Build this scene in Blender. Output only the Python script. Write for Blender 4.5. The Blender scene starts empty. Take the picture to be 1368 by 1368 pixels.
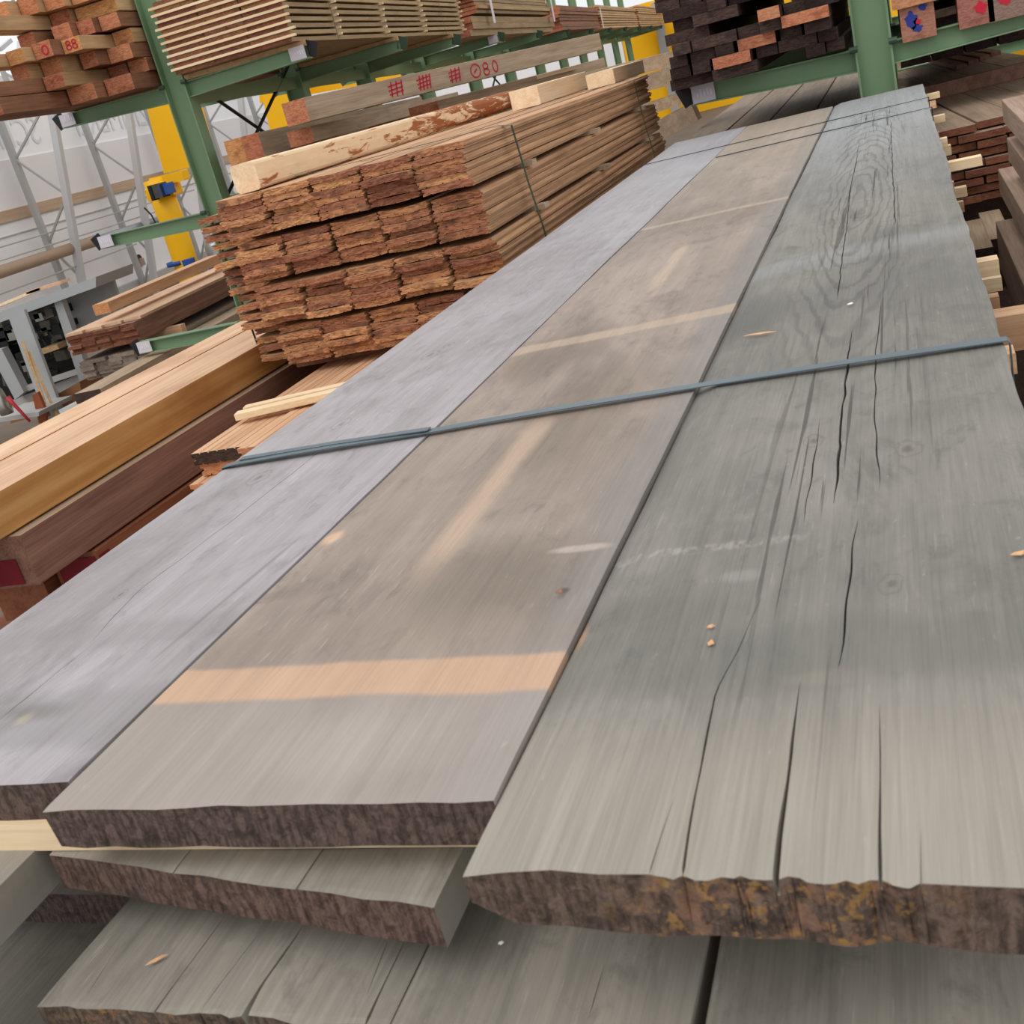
import bpy, math, random
from mathutils import Vector, Matrix
R = random.Random(7)
SC = bpy.context.scene
COL = SC.collection

# ---------------------------------------------------------------- camera
CX = Vector((0.92609426, 0.29018761, -0.24112357))
CY = Vector((0.11078919, 0.40175694, 0.90901987))
CF = Vector((-0.36065936, 0.86855197, -0.33991515))
FPX = 1517.16
CAM = Vector((0, 0, 1.61))
cd = bpy.data.cameras.new('camera')
cd.sensor_width = 36; cd.lens = 36 * FPX / 1368
cd.clip_start = 0.02; cd.clip_end = 300
cd.dof.use_dof = True; cd.dof.focus_distance = 2.3; cd.dof.aperture_fstop = 26
co = bpy.data.objects.new('camera', cd); COL.objects.link(co)
m = Matrix((CX, CY, -CF)).transposed().to_4x4(); m.translation = CAM
co.matrix_world = m
SC.camera = co

# ---------------------------------------------------------------- light
W = bpy.data.worlds.new('overcast_sky'); SC.world = W; W.use_nodes = True
wt = W.node_tree; bgn = wt.nodes['Background']
tc = wt.nodes.new('ShaderNodeTexCoord'); sp = wt.nodes.new('ShaderNodeSeparateXYZ')
rp = wt.nodes.new('ShaderNodeValToRGB')
wt.links.new(tc.outputs['Generated'], sp.inputs[0]); wt.links.new(sp.outputs['Z'], rp.inputs[0])
rp.color_ramp.elements[0].position = 0.0; rp.color_ramp.elements[0].color = (0.78, 0.80, 0.81, 1)
rp.color_ramp.elements[1].position = 0.9; rp.color_ramp.elements[1].color = (1.0, 0.985, 0.965, 1)
e = rp.color_ramp.elements.new(0.16); e.color = (0.96, 0.99, 1.0, 1)
wt.links.new(rp.outputs[0], bgn.inputs[0]); bgn.inputs[1].default_value = 1.0
sd = bpy.data.lights.new('hazy_sun', 'SUN'); sd.energy = 0.9; sd.angle = math.radians(35); sd.color = (1, 0.96, 0.9)
so = bpy.data.objects.new('hazy_sun', sd); COL.objects.link(so)
so.rotation_euler = (math.radians(28), math.radians(-22), 0)
SC.view_settings.view_transform = 'Standard'; SC.view_settings.look = 'None'
SC.view_settings.gamma = 1; SC.view_settings.use_curve_mapping = False
SC.view_settings.exposure = 0.12

# ---------------------------------------------------------------- helpers
def ray(x, y): return CF * FPX + CX * (x - 684) - CY * (y - 684)
def onz(x, y, z):
    d = ray(x, y); return CAM + d * ((z - CAM.z) / d.z)
def ony(x, y, Y):
    d = ray(x, y); return CAM + d * ((Y - CAM.y) / d.y)
PSI = math.radians(5.5)          # the hall and its racks stand 5.5 degrees off the board stack
EU = Vector((math.cos(PSI), math.sin(PSI), 0)); EV = Vector((-math.sin(PSI), math.cos(PSI), 0))
P0 = Vector((-3.86, 6.1, 0))
def H(u, v, z): return P0 + EU * u + EV * v + Vector((0, 0, z))
def onv(x, y, v):
    d = ray(x, y); p = H(0, v, 0); return CAM + d * (((p - CAM).dot(EV)) / d.dot(EV))

def tag(o, label=None, cat=None, group=None, kind=None):
    if label: o['label'] = label
    if cat: o['category'] = cat
    if group: o['group'] = group
    if kind: o['kind'] = kind
    return o
def empty(name, loc, rz=0, **k):
    o = bpy.data.objects.new(name, None); COL.objects.link(o)
    o.location = loc; o.rotation_euler = (0, 0, rz); o.empty_display_size = .1
    return tag(o, **k)
class MB:
    def __init__(s): s.v = []; s.f = []; s.mi = []
    def add(s, vs, fs, mi=0):
        n = len(s.v); s.v += [tuple(a) for a in vs]
        for f in fs: s.f.append(tuple(i + n for i in f)); s.mi.append(mi)
        return s
    def box(s, x0, x1, y0, y1, z0, z1, mi=0, endmi=None):
        vs = [(x0,y0,z0),(x1,y0,z0),(x1,y1,z0),(x0,y1,z0),(x0,y0,z1),(x1,y0,z1),(x1,y1,z1),(x0,y1,z1)]
        s.add(vs, [(0,3,2,1),(4,5,6,7),(1,2,6,5),(3,0,4,7)], mi)
        s.add(vs, [(0,1,5,4),(2,3,7,6)], mi if endmi is None else endmi); return s
    def bar(s, a, b, w, h, mi=0, up=(0,0,1)):
        a = Vector(a); b = Vector(b); d = (b-a).normalized(); u = Vector(up)
        if abs(d.dot(u)) > .98: u = Vector((1,0,0))
        x = d.cross(u).normalized(); z = x.cross(d)
        vs = [p + x*sx*w/2 + z*sz*h/2 for p in (a,b) for sx,sz in ((-1,-1),(1,-1),(1,1),(-1,1))]
        return s.add(vs, [(3,2,1,0),(4,5,6,7),(0,1,5,4),(1,2,6,5),(2,3,7,6),(3,0,4,7)], mi)
    def tube(s, pts, rad, n=12, mi=0, cap=True):
        pts = [Vector(p) for p in pts]; rr = rad if isinstance(rad, (list,tuple)) else [rad]*len(pts)
        vs = []
        for i, p in enumerate(pts):
            d = (pts[min(i+1,len(pts)-1)] - pts[max(i-1,0)]).normalized()
            u = Vector((0,0,1)) if abs(d.z) < .95 else Vector((1,0,0))
            x = d.cross(u).normalized(); z = x.cross(d)
            vs += [p + (x*math.cos(t*2*math.pi/n) + z*math.sin(t*2*math.pi/n))*rr[i] for t in range(n)]
        fs = [(i*n+j, i*n+(j+1)%n, (i+1)*n+(j+1)%n, (i+1)*n+j) for i in range(len(pts)-1) for j in range(n)]
        if cap: fs += [tuple(range(n)), tuple(reversed(range((len(pts)-1)*n, len(pts)*n)))]
        return s.add(vs, fs, mi)
    def mesh(s, name, mats, smooth=False):
        me = bpy.data.meshes.new(name); me.from_pydata(s.v, [], s.f)
        for m in mats: me.materials.append(m)
        me.polygons.foreach_set('material_index', s.mi)
        if smooth: me.polygons.foreach_set('use_smooth', [True]*len(s.f))
        import bmesh
        b = bmesh.new(); b.from_mesh(me); bmesh.ops.recalc_face_normals(b, faces=b.faces); b.to_mesh(me); b.free()
        me.update(); return me
    def build(s, name, mats, parent=None, loc=(0,0,0), rz=0, smooth=False, bevel=0, **k):
        if not isinstance(mats, (list,tuple)): mats = [mats]
        o = bpy.data.objects.new(name, s.mesh(name, mats, smooth)); COL.objects.link(o)
        o.location = loc; o.rotation_euler = (0,0,rz)
        if parent: o.parent = parent
        if bevel:
            bm = o.modifiers.new('bevel','BEVEL'); bm.width = bevel; bm.segments = 2; bm.limit_method = 'ANGLE'
        return tag(o, **k)
def inst(me, name, loc, rz=0, parent=None, rot=None, **k):
    o = bpy.data.objects.new(name, me); COL.objects.link(o); o.location = loc
    o.rotation_euler = rot or (0,0,rz)
    if parent: o.parent = parent
    return tag(o, **k)
ORD = ['top','second','third','fourth','fifth','sixth','seventh','eighth','ninth','tenth','eleventh','twelfth','thirteenth','fourteenth','fifteenth','sixteenth','seventeenth','eighteenth','nineteenth','twentieth','twenty-first','twenty-second','twenty-third','twenty-fourth','twenty-fifth','twenty-sixth']
NTH = ['first'] + ORD[1:]

# ---------------------------------------------------------------- materials
def lin(c):
    return tuple(((v/255)/12.92 if v/255 <= .04045 else ((v/255+.055)/1.055)**2.4) for v in c) + (1,)
class NT:
    def __init__(s, name):
        s.m = bpy.data.materials.new(name); s.m.use_nodes = True; s.t = s.m.node_tree
        s.p = s.t.nodes['Principled BSDF']
    def n(s, typ, **k):
        o = s.t.nodes.new('ShaderNode'+typ)
        for a, b in k.items(): setattr(o, a, b)
        return o
    def put(s, sock, v):
        if isinstance(v, bpy.types.NodeSocket): s.t.links.new(v, sock)
        elif v is not None: sock.default_value = v
    def m_(s, op, a, b=0.0, c=None, clamp=False):
        o = s.n('Math', operation=op); o.use_clamp = clamp
        s.put(o.inputs[0], a); s.put(o.inputs[1], b)
        if c is not None: s.put(o.inputs[2], c)
        return o.outputs[0]
    def coords(s, off=(0,0,0), rnd=True):
        tc = s.n('TexCoord'); a = s.n('VectorMath', operation='ADD'); a.inputs[1].default_value = off
        s.put(a.inputs[0], tc.outputs['Object']); v = a.outputs[0]
        s.flat = v
        if rnd:
            oi = s.n('ObjectInfo'); s.rand = oi.outputs['Random']
            k = s.n('VectorMath', operation='SCALE'); k.inputs[0].default_value = (37,91,53); s.put(k.inputs['Scale'], s.rand)
            b = s.n('VectorMath', operation='ADD'); s.put(b.inputs[0], v); s.put(b.inputs[1], k.outputs[0]); v = b.outputs[0]
        return v
    def noise(s, v, scale, detail=3, rough=.55, sc=1.0, dist=0):
        mp = s.n('Mapping'); mp.inputs['Scale'].default_value = scale; s.put(mp.inputs[0], v)
        o = s.n('TexNoise'); s.put(o.inputs['Vector'], mp.outputs[0]); o.inputs['Scale'].default_value = sc
        o.inputs['Detail'].default_value = detail; o.inputs['Roughness'].default_value = rough; o.inputs['Distortion'].default_value = dist
        return o.outputs[0]
    def ss(s, x, a, b, lo=0.0, hi=1.0):
        o = s.n('MapRange'); o.interpolation_type = 'SMOOTHSTEP'; s.put(o.inputs[0], x)
        s.put(o.inputs[1], a); s.put(o.inputs[2], b); s.put(o.inputs[3], lo); s.put(o.inputs[4], hi); return o.outputs[0]
    def mix(s, f, a, b, mode='MIX'):
        o = s.n('Mix', data_type='RGBA', blend_type=mode); s.put(o.inputs[0], f)
        s.put(o.inputs[6], a); s.put(o.inputs[7], b); return o.outputs[2]
    def ramp(s, f, stops):
        o = s.n('ValToRGB'); s.put(o.inputs[0], f); cr = o.color_ramp
        while len(cr.elements) < len(stops): cr.elements.new(.5)
        for e, (p, c) in zip(cr.elements, stops): e.position = p; e.color = c
        return o.outputs[0]
    def hsv(s, col, h=.5, sa=1.0, v=1.0):
        o = s.n('HueSaturation'); s.put(o.inputs['Hue'], h); s.put(o.inputs['Saturation'], sa); s.put(o.inputs['Value'], v); s.put(o.inputs['Color'], col); return o.outputs[0]
    def done(s, col, rough=.7, bump=None, bd=.001, strength=.5, spec=.4, metal=0):
        s.put(s.p.inputs['Base Color'], col); s.put(s.p.inputs['Roughness'], rough)
        s.p.inputs['Specular IOR Level'].default_value = spec; s.p.inputs['Metallic'].default_value = metal
        if bump is not None:
            b = s.n('Bump'); b.inputs['Distance'].default_value = bd; b.inputs['Strength'].default_value = strength
            s.put(b.inputs['Height'], bump); s.put(s.p.inputs['Normal'], b.outputs[0])
        return s.m
def wood(name, a, b, dark=None, var=.25, ax=1, fine=1.0, rough=.75, blotch=.35):
    """grain along local y (ax=1) or x (ax=0)"""
    t = NT(name); v = t.coords()
    def S(x, y, z): return (x, y, z) if ax == 1 else (y, x, z)
    g = t.noise(v, S(160*fine, 5*fine, 160*fine), 3, .6)
    g2 = t.noise(v, S(28, 1.2, 28), 4, .6, dist=.3)
    bl = t.noise(v, S(5, 2.5, 5), 3)
    f = t.m_('ADD', t.m_('MULTIPLY', g, .45), t.m_('MULTIPLY', g2, .55))
    col = t.mix(t.ss(f, .32, .68), lin(a), lin(b))
    if dark: col = t.mix(t.m_('MULTIPLY', t.ss(bl, .5, .75), blotch), col, lin(dark))
    col = t.hsv(col, v=t.m_('MULTIPLY_ADD', t.rand, 2*var, 1-var))
    return t.done(col, rough, t.m_('ADD', g, g2), .0012, .35, .3)
def endgrain(name, a, b, var=.3, dark=None, hv=.015):
    t = NT(name); v = t.coords()
    g = t.noise(v, (40, 5, 180), 3, .7, dist=1.0); k = t.noise(v, (14, 4, 22), 3)
    col = t.mix(t.ss(g, .35, .65), lin(a), lin(b))
    if dark: col = t.mix(t.m_('MULTIPLY', t.ss(k, .52, .72), .7), col, lin(dark))
    col = t.hsv(col, h=t.m_('MULTIPLY_ADD', t.rand, 2*hv, .5-hv), v=t.m_('MULTIPLY_ADD', t.rand, 2*var, 1-var))
    return t.done(col, .85, g, .002, .5, .2)
def plain(name, c, rough=.6, metal=0, nscale=6, namt=.12, spec=.4):
    t = NT(name); v = t.coords()
    g = t.noise(v, (nscale,)*3, 4)
    col = t.hsv(lin(c), v=t.m_('MULTIPLY_ADD', g, 2*namt, 1-namt))
    return t.done(col, rough, None, spec=spec, metal=metal)

M_clad = wood('larch_cladding', (164,122,90), (206,164,126), (116,82,58), .15)
M_clad_e = endgrain('larch_cladding_ends', (128,80,56), (192,134,98), .34, (92,70,60), .012)
M_lathpile = wood('sawn_douglas', (150,122,88), (182,156,118), (112,88,66), .2)
M_lathpile_e = endgrain('sawn_douglas_ends', (105,66,48), (150,98,72), .3, (80,58,48))
M_lath = wood('fresh_spruce_lath', (226,194,156), (244,222,190), None, .08)
M_lath_x = wood('fresh_spruce_lath_cross', (228,196,154), (246,224,190), None, .08, ax=0)
M_bat_x = wood('larch_batten_cross', (200,150,112), (232,196,160), None, .15, ax=0)
M_beamtop = wood('fresh_larch_beam', (200,160,130), (226,192,160), (168,126,96), .06, blotch=.5)
M_ochre = wood('ochre_larch_side', (186,128,68), (216,166,106), (156,96,52), .06, fine=.35, blotch=.5)
M_redbrown = wood('red_brown_timber', (122,86,72), (160,120,102), (72,46,38), .12)
M_reddish = wood('reddish_timber', (136,80,54), (164,104,76), (104,62,46), .1)
M_timber = wood('pale_timber', (176,140,100), (206,172,130), (140,104,74), .12)
M_timber_e = endgrain('pale_timber_ends', (176,112,72), (216,152,108), .18, (140,84,58))
M_red_e = endgrain('red_timber_ends', (166,98,70), (204,140,106), .15, (138,80,60), .006)
M_rtimber = wood('brown_timber', (120,80,58), (158,112,86), (90,58,44), .15)
M_greytim = wood('weathered_timber', (160,136,112), (196,172,146), (126,104,86), .12)
M_gend2 = wood('weathered_batten_grey', (116,102,92), (154,138,124), (84,72,64), .25)
M_cab = plain('grey_painted_steel', (172,176,178), .5, nscale=2, namt=.06)
M_dark = wood('dark_planed_board', (58,42,38), (84,64,56), (40,30,30), .2)
M_dark_e = endgrain('dark_board_ends', (50,38,36), (78,60,55), .4, (34,27,28), .01)
M_orange_e = endgrain('fresh_board_ends', (170,108,80), (200,140,108), .12)
M_dkplank = wood('grey_brown_plank', (112,98,84), (142,126,110), (80,68,58), .12)  # planks of a dark grey-brown colour of their own
M_rpile = wood('tan_board', (140,118,100), (172,150,130), (112,90,76), .1)
M_rpile_e = endgrain('red_brown_board_ends', (112,68,50), (142,92,70), .2, (88,56,44), .006)
M_rbeam = wood('pinkish_beam', (150,124,108), (184,160,142), (124,98,84), .08)
M_bark = None
def mk_log():
    t = NT('half_peeled_log'); v = t.coords(rnd=False)
    s = t.n('SeparateXYZ'); t.put(s.inputs[0], t.flat)
    n1 = t.noise(v, (30, 5, 30), 4, .7, dist=.6); n2 = t.noise(v, (60, 14, 60), 3)
    far = t.ss(s.outputs['Y'], 0.7, 2.1, 0.0, .17)
    pale = t.mix(n2, lin((226,190,150)), lin((244,222,190)))
    bark = t.mix(n1, lin((120,64,30)), lin((186,112,62)))
    f = t.ss(t.m_('ADD', n1, far), .55, .64)
    return t.done(t.mix(f, pale, bark), .75, n1, .004, .5, .3)
M_log = mk_log()
M_green = plain('green_rack_paint', (124,153,117), .5, nscale=3, namt=.07)
M_greendk = plain('green_rack_paint_dark', (62,84,66), .5, nscale=3, namt=.1)
M_black = plain('black_plastic', (24,24,26), .5)
M_white = plain('white_card', (214,208,218), .6)
M_yellow = plain('yellow_crane_paint', (255,192,0), .45, nscale=2, namt=.05)
M_grey = plain('grey_galvanised', (176,176,174), .5, nscale=5, namt=.08)
M_greylt = plain('light_grey_sheet', (206,206,208), .5, nscale=2, namt=.05)
M_blue = plain('blue_motor_paint', (40,84,160), .45)
M_silver = plain('silver_duct', (150,154,160), .35, metal=.6, nscale=9, namt=.3)
M_redp = plain('red_paint', (178,40,48), .5)
M_crayon = plain('red_crayon', (196,34,62), .8, nscale=60, namt=.25)
M_crayonb = plain('blue_crayon', (44,58,140), .8, nscale=60, namt=.25)
M_redblotch = plain('dark_red_spray', (128,26,40), .8, nscale=20, namt=.3)
M_strap = plain('blue_grey_steel_strap', (92,106,114), .4, metal=.2, nscale=30, namt=.12)
M_strapg = plain('green_plastic_strap', (52,74,54), .4, nscale=30, namt=.15)
M_strapd = plain('dark_wire', (52,54,56), .5)
M_tarp = plain('white_tarpaulin', (250,250,253), .7, nscale=1, namt=.03)
M_letter = plain('faded_grey_print', (228,229,234), .8, nscale=4, namt=.06)
M_wall = plain('pale_grey_wall_panel', (234,230,232), .8, nscale=.7, namt=.07)
M_wall2 = plain('white_lower_wall', (240,237,239), .8, nscale=.7, namt=.06)
M_tan = wood('tan_wooden_rail', (176,148,124), (196,170,146), None, .05, ax=1, fine=.2)
M_duct = plain('tan_duct', (176,150,128), .5, nscale=2, namt=.1)
M_floor = plain('dusty_concrete', (112,98,86), .9, nscale=1.5, namt=.25)
M_saw = plain('brown_cardboard', (140,98,66), .8, nscale=8, namt=.15)
M_red_bt = plain('reddish_board', (150,82,52), .8, nscale=8, namt=.15)
M_mach = plain('dark_machine_metal', (34,36,38), .45, nscale=9, namt=.5, metal=.3)
M_mach2 = plain('oily_machine_metal', (92,90,84), .4, nscale=14, namt=.5, metal=.5)
M_chrome = plain('chrome_metal', (170,170,166), .25, metal=.8, nscale=20, namt=.2)

# ---- weathered boards: one material per board, features placed in stack coordinates
def ext(px): # pixel on the stack top -> (x, y)
    p = onz(px[0], px[1], 1.25); return p.x, p.y
def hero(name, org, base, pale, dark, bands=(), spots=(), knots=(), streaks=(), checks=None, scratch=.3, grain=.5, ring=None, far_sheen=None, nearpale=None, xtint=None):
    t = NT(name); v = t.coords(off=org, rnd=False)
    s = t.n('SeparateXYZ'); t.put(s.inputs[0], v); X, Y = s.outputs['X'], s.outputs['Y']
    sd_ = R.random()*40
    sh = t.n('VectorMath', operation='ADD'); sh.inputs[1].default_value = (sd_, sd_*1.7, 0); t.put(sh.inputs[0], v); vv = sh.outputs[0]
    fine = t.noise(vv, (420, 9, 40), 3, .65)
    mid = t.noise(vv, (75, 2.2, 10), 4, .6, dist=.2)
    big = t.noise(vv, (5.5, 1.6, 3), 4, .6, dist=.6)
    big2 = t.noise(vv, (11, 5, 3), 5, .65, dist=.8)
    cross = t.noise(vv, (1.2, 9, 3), 3, .5)
    wob = t.noise(vv, (9, 9, 9), 3, .6)
    speck = t.noise(vv, (160, 55, 40), 2, .5)
    col = t.mix(t.ss(big, .34, .66), lin(base), lin(pale))
    col = t.mix(t.m_('MULTIPLY', t.ss(big2, .5, .74), .55), col, lin(dark))
    col = t.mix(t.m_('MULTIPLY', t.ss(cross, .5, .72), .3), col, lin(pale))
    mott = t.noise(vv, (38, 16, 10), 5, .7, dist=.5); scr = t.noise(vv, (300, 22, 20), 2, .5); pat = t.noise(vv, (7, 3, 5), 2)
    col = t.mix(t.m_('MULTIPLY', t.ss(mott, .53, .70), .45), col, lin(dark))
    col = t.mix(t.m_('MULTIPLY', t.ss(mott, .46, .30), .35), col, lin(pale))
    col = t.mix(t.m_('MULTIPLY', t.m_('MULTIPLY', t.ss(scr, .63, .72), t.ss(pat, .45, .6)), scratch), col, lin((200,196,192)))
    if xtint:   # lengthwise tint bands: (x, halfwidth, colour, strength)
        for (x0, hw, c, k) in xtint:
            d = t.m_('ABSOLUTE', t.m_('ADD', t.m_('SUBTRACT', X, x0), t.m_('MULTIPLY', t.m_('SUBTRACT', wob, .5), .05)))
            col = t.mix(t.m_('MULTIPLY', t.ss(d, hw, hw*.25), k), col, lin(c))
    if nearpale:
        y0, y1, c, k = nearpale
        col = t.mix(t.ss(t.m_('ADD', Y, t.m_('MULTIPLY', t.m_('SUBTRACT', wob, .5), .05)), y1, y0, 0.0, k), col, lin(c))
    if far_sheen:    # sky sheen painted into the colour towards the far end
        y0, y1, c, k = far_sheen
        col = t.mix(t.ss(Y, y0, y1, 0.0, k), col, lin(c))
    # fibres
    f = t.m_('ADD', t.m_('MULTIPLY', t.m_('SUBTRACT', fine, .5), .55*grain*2), t.m_('MULTIPLY', t.m_('SUBTRACT', mid, .5), .55*grain*2))
    h = t.m_('ADD', t.m_('MULTIPLY', fine, .5), t.m_('MULTIPLY', mid, .7))
    if ring:
        (rx, ry, fr, amp, hw, y0, y1) = ring
        u = t.m_('SUBTRACT', X, rx); w = t.m_('MULTIPLY', t.m_('SUBTRACT', Y, ry), .085)
        d = t.m_('SQRT', t.m_('ADD', t.m_('MULTIPLY', u, u), t.m_('MULTIPLY', w, w)))
        d = t.m_('ADD', d, t.m_('MULTIPLY', t.m_('SUBTRACT', t.noise(vv, (10, 2.6, 3), 3, .6), .5), .05))
        r_ = t.m_('SINE', t.m_('MULTIPLY', d, fr)); r_ = t.ss(r_, .2, 1.0)
        mk = t.m_('MULTIPLY', t.ss(t.m_('ABSOLUTE', u), hw, hw*.4), t.m_('MULTIPLY', t.ss(Y, y0, y0+.5), t.ss(Y, y1, y1-.7)))
        r_ = t.m_('MULTIPLY', r_, mk)
        f = t.m_('SUBTRACT', f, t.m_('MULTIPLY', r_, amp)); h = t.m_('SUBTRACT', h, t.m_('MULTIPLY', r_, .8))
    for (x0, y0, rx, ry, c, k) in spots:
        a = t.m_('DIVIDE', t.m_('SUBTRACT', X, x0), rx); b = t.m_('DIVIDE', t.m_('SUBTRACT', Y, y0), ry)
        d = t.m_('SQRT', t.m_('ADD', t.m_('MULTIPLY', a, a), t.m_('MULTIPLY', b, b)))
        d = t.m_('ADD', d, t.m_('MULTIPLY', t.m_('SUBTRACT', big2, .5), 1.6))
        col = t.mix(t.m_('MULTIPLY', t.ss(d, 1.1, .3), k), col, lin(c))
    for (y0, y1, soft, slope, c, k, br, xa, xb) in bands:
        yy = t.m_('ADD', Y, t.m_('MULTIPLY', X, -slope))
        yy = t.m_('ADD', yy, t.m_('MULTIPLY', t.m_('SUBTRACT', t.noise(vv, (16, 16, 5), 2), .5), soft*1.5))
        mk = t.m_('MULTIPLY', t.ss(yy, y0-soft/2, y0+soft/2), t.ss(yy, y1+soft/2, y1-soft/2))
        if xa is not None: mk = t.m_('MULTIPLY', mk, t.m_('MULTIPLY', t.ss(X, xa-.02, xa+.02), t.ss(X, xb+.02, xb-.02)))
        if br: mk = t.m_('MULTIPLY', mk, t.ss(speck, .5-br*.5, .62))
        col = t.mix(t.m_('MULTIPLY', mk, k), col, lin(c))
    for (x0, y0, x1, y1, w, c, k) in streaks:
        sl = (x1-x0)/(y1-y0)
        d = t.m_('ABSOLUTE', t.m_('SUBTRACT', t.m_('SUBTRACT', X, x0), t.m_('MULTIPLY', t.m_('SUBTRACT', Y, y0), sl)))
        d = t.m_('ADD', d, t.m_('MULTIPLY', t.m_('SUBTRACT', wob, .5), w))
        mk = t.m_('MULTIPLY', t.ss(d, w, w*.2), t.m_('MULTIPLY', t.ss(Y, y0, y0+.25*(y1-y0)), t.ss(Y, y1, y1-.25*(y1-y0))))
        col = t.mix(t.m_('MULTIPLY', mk, k), col, lin(c))
    for (x0, y0, r0) in knots:
        a = t.m_('SUBTRACT', X, x0); b = t.m_('MULTIPLY', t.m_('SUBTRACT', Y, y0), .55)
        d = t.m_('DIVIDE', t.m_('SQRT', t.m_('ADD', t.m_('MULTIPLY', a, a), t.m_('MULTIPLY', b, b))), r0)
        d = t.m_('ADD', d, t.m_('MULTIPLY', t.m_('SUBTRACT', t.noise(vv, (120, 60, 20), 3), .5), 1.1))
        rg = t.m_('MULTIPLY', t.ss(t.m_('SINE', t.m_('MULTIPLY', d, 8.0)), .2, 1), t.ss(d, 1.5, .9))
        col = t.mix(t.m_('MULTIPLY', t.m_('MAXIMUM', t.m_('MULTIPLY', rg, .45), t.ss(d, .55, .1)), .5), col, lin((70,62,54)))
    if checks:
        (x0, hw, k, y0, y1) = checks
        cn = t.noise(vv, (190, 2.4, 10), 2, .5, dist=.15); cm = t.noise(vv, (26, 1.6, 5), 2)
        mk = t.m_('MULTIPLY', t.ss(t.m_('ABSOLUTE', t.m_('SUBTRACT', X, x0)), hw, hw*.3), t.m_('MULTIPLY', t.ss(Y, y0, y0+.3), t.ss(Y, y1, y1-.5)))
        ck = t.m_('MULTIPLY', t.m_('MULTIPLY', t.ss(cn, .60, .645), t.ss(cm, .42, .50)), mk)
        h = t.m_('SUBTRACT', h, t.m_('MULTIPLY', ck, 1.2)); col = t.mix(t.m_('MULTIPLY', ck, k), col, lin((52,48,44)))
    col = t.hsv(col, v=t.m_('ADD', f, 1.0))
    col = t.mix(t.m_('MULTIPLY', t.ss(speck, .68, .8), .22), col, lin((196,186,172)))
    return t.done(col, t.m_('MULTIPLY_ADD', big2, .25, .5), h, .0016, .42, .45)

def hero_end(name, a, b, lichen=None):
    t = NT(name); v = t.coords(rnd=False)
    g = t.noise(v, (170, 60, 120), 5, .75, dist=.8); k = t.noise(v, (22, 12, 60), 4, .6)
    w = t.noise(v, (260, 40, 40), 2, .5)
    col = t.mix(t.ss(t.m_('ADD', t.m_('MULTIPLY', g, .6), t.m_('MULTIPLY', w, .4)), .38, .62), lin(a), lin(b))
    col = t.mix(t.m_('MULTIPLY', t.ss(k, .52, .7), .6), col, lin((52,46,44)))
    if lichen:
        s = t.n('SeparateXYZ'); t.put(s.inputs[0], t.flat)
        lx = t.m_('MULTIPLY', t.ss(s.outputs['X'], lichen[0]-.04, lichen[0]+.03), t.ss(s.outputs['X'], lichen[1]+.03, lichen[1]-.03))
        l = t.noise(v, (110, 60, 110), 4, .7)
        col = t.mix(t.m_('MULTIPLY', lx, t.m_('MULTIPLY', t.ss(l, .53, .62), .65)), col, lin((170,128,70)))
        l2 = t.noise(v, (70, 60, 70), 4, .7)
        col = t.mix(t.m_('MULTIPLY', lx, t.ss(l2, .5, .62)), col, lin((130,100,82)))
    return t.done(col, .9, g, .004, .8, .2)

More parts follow.
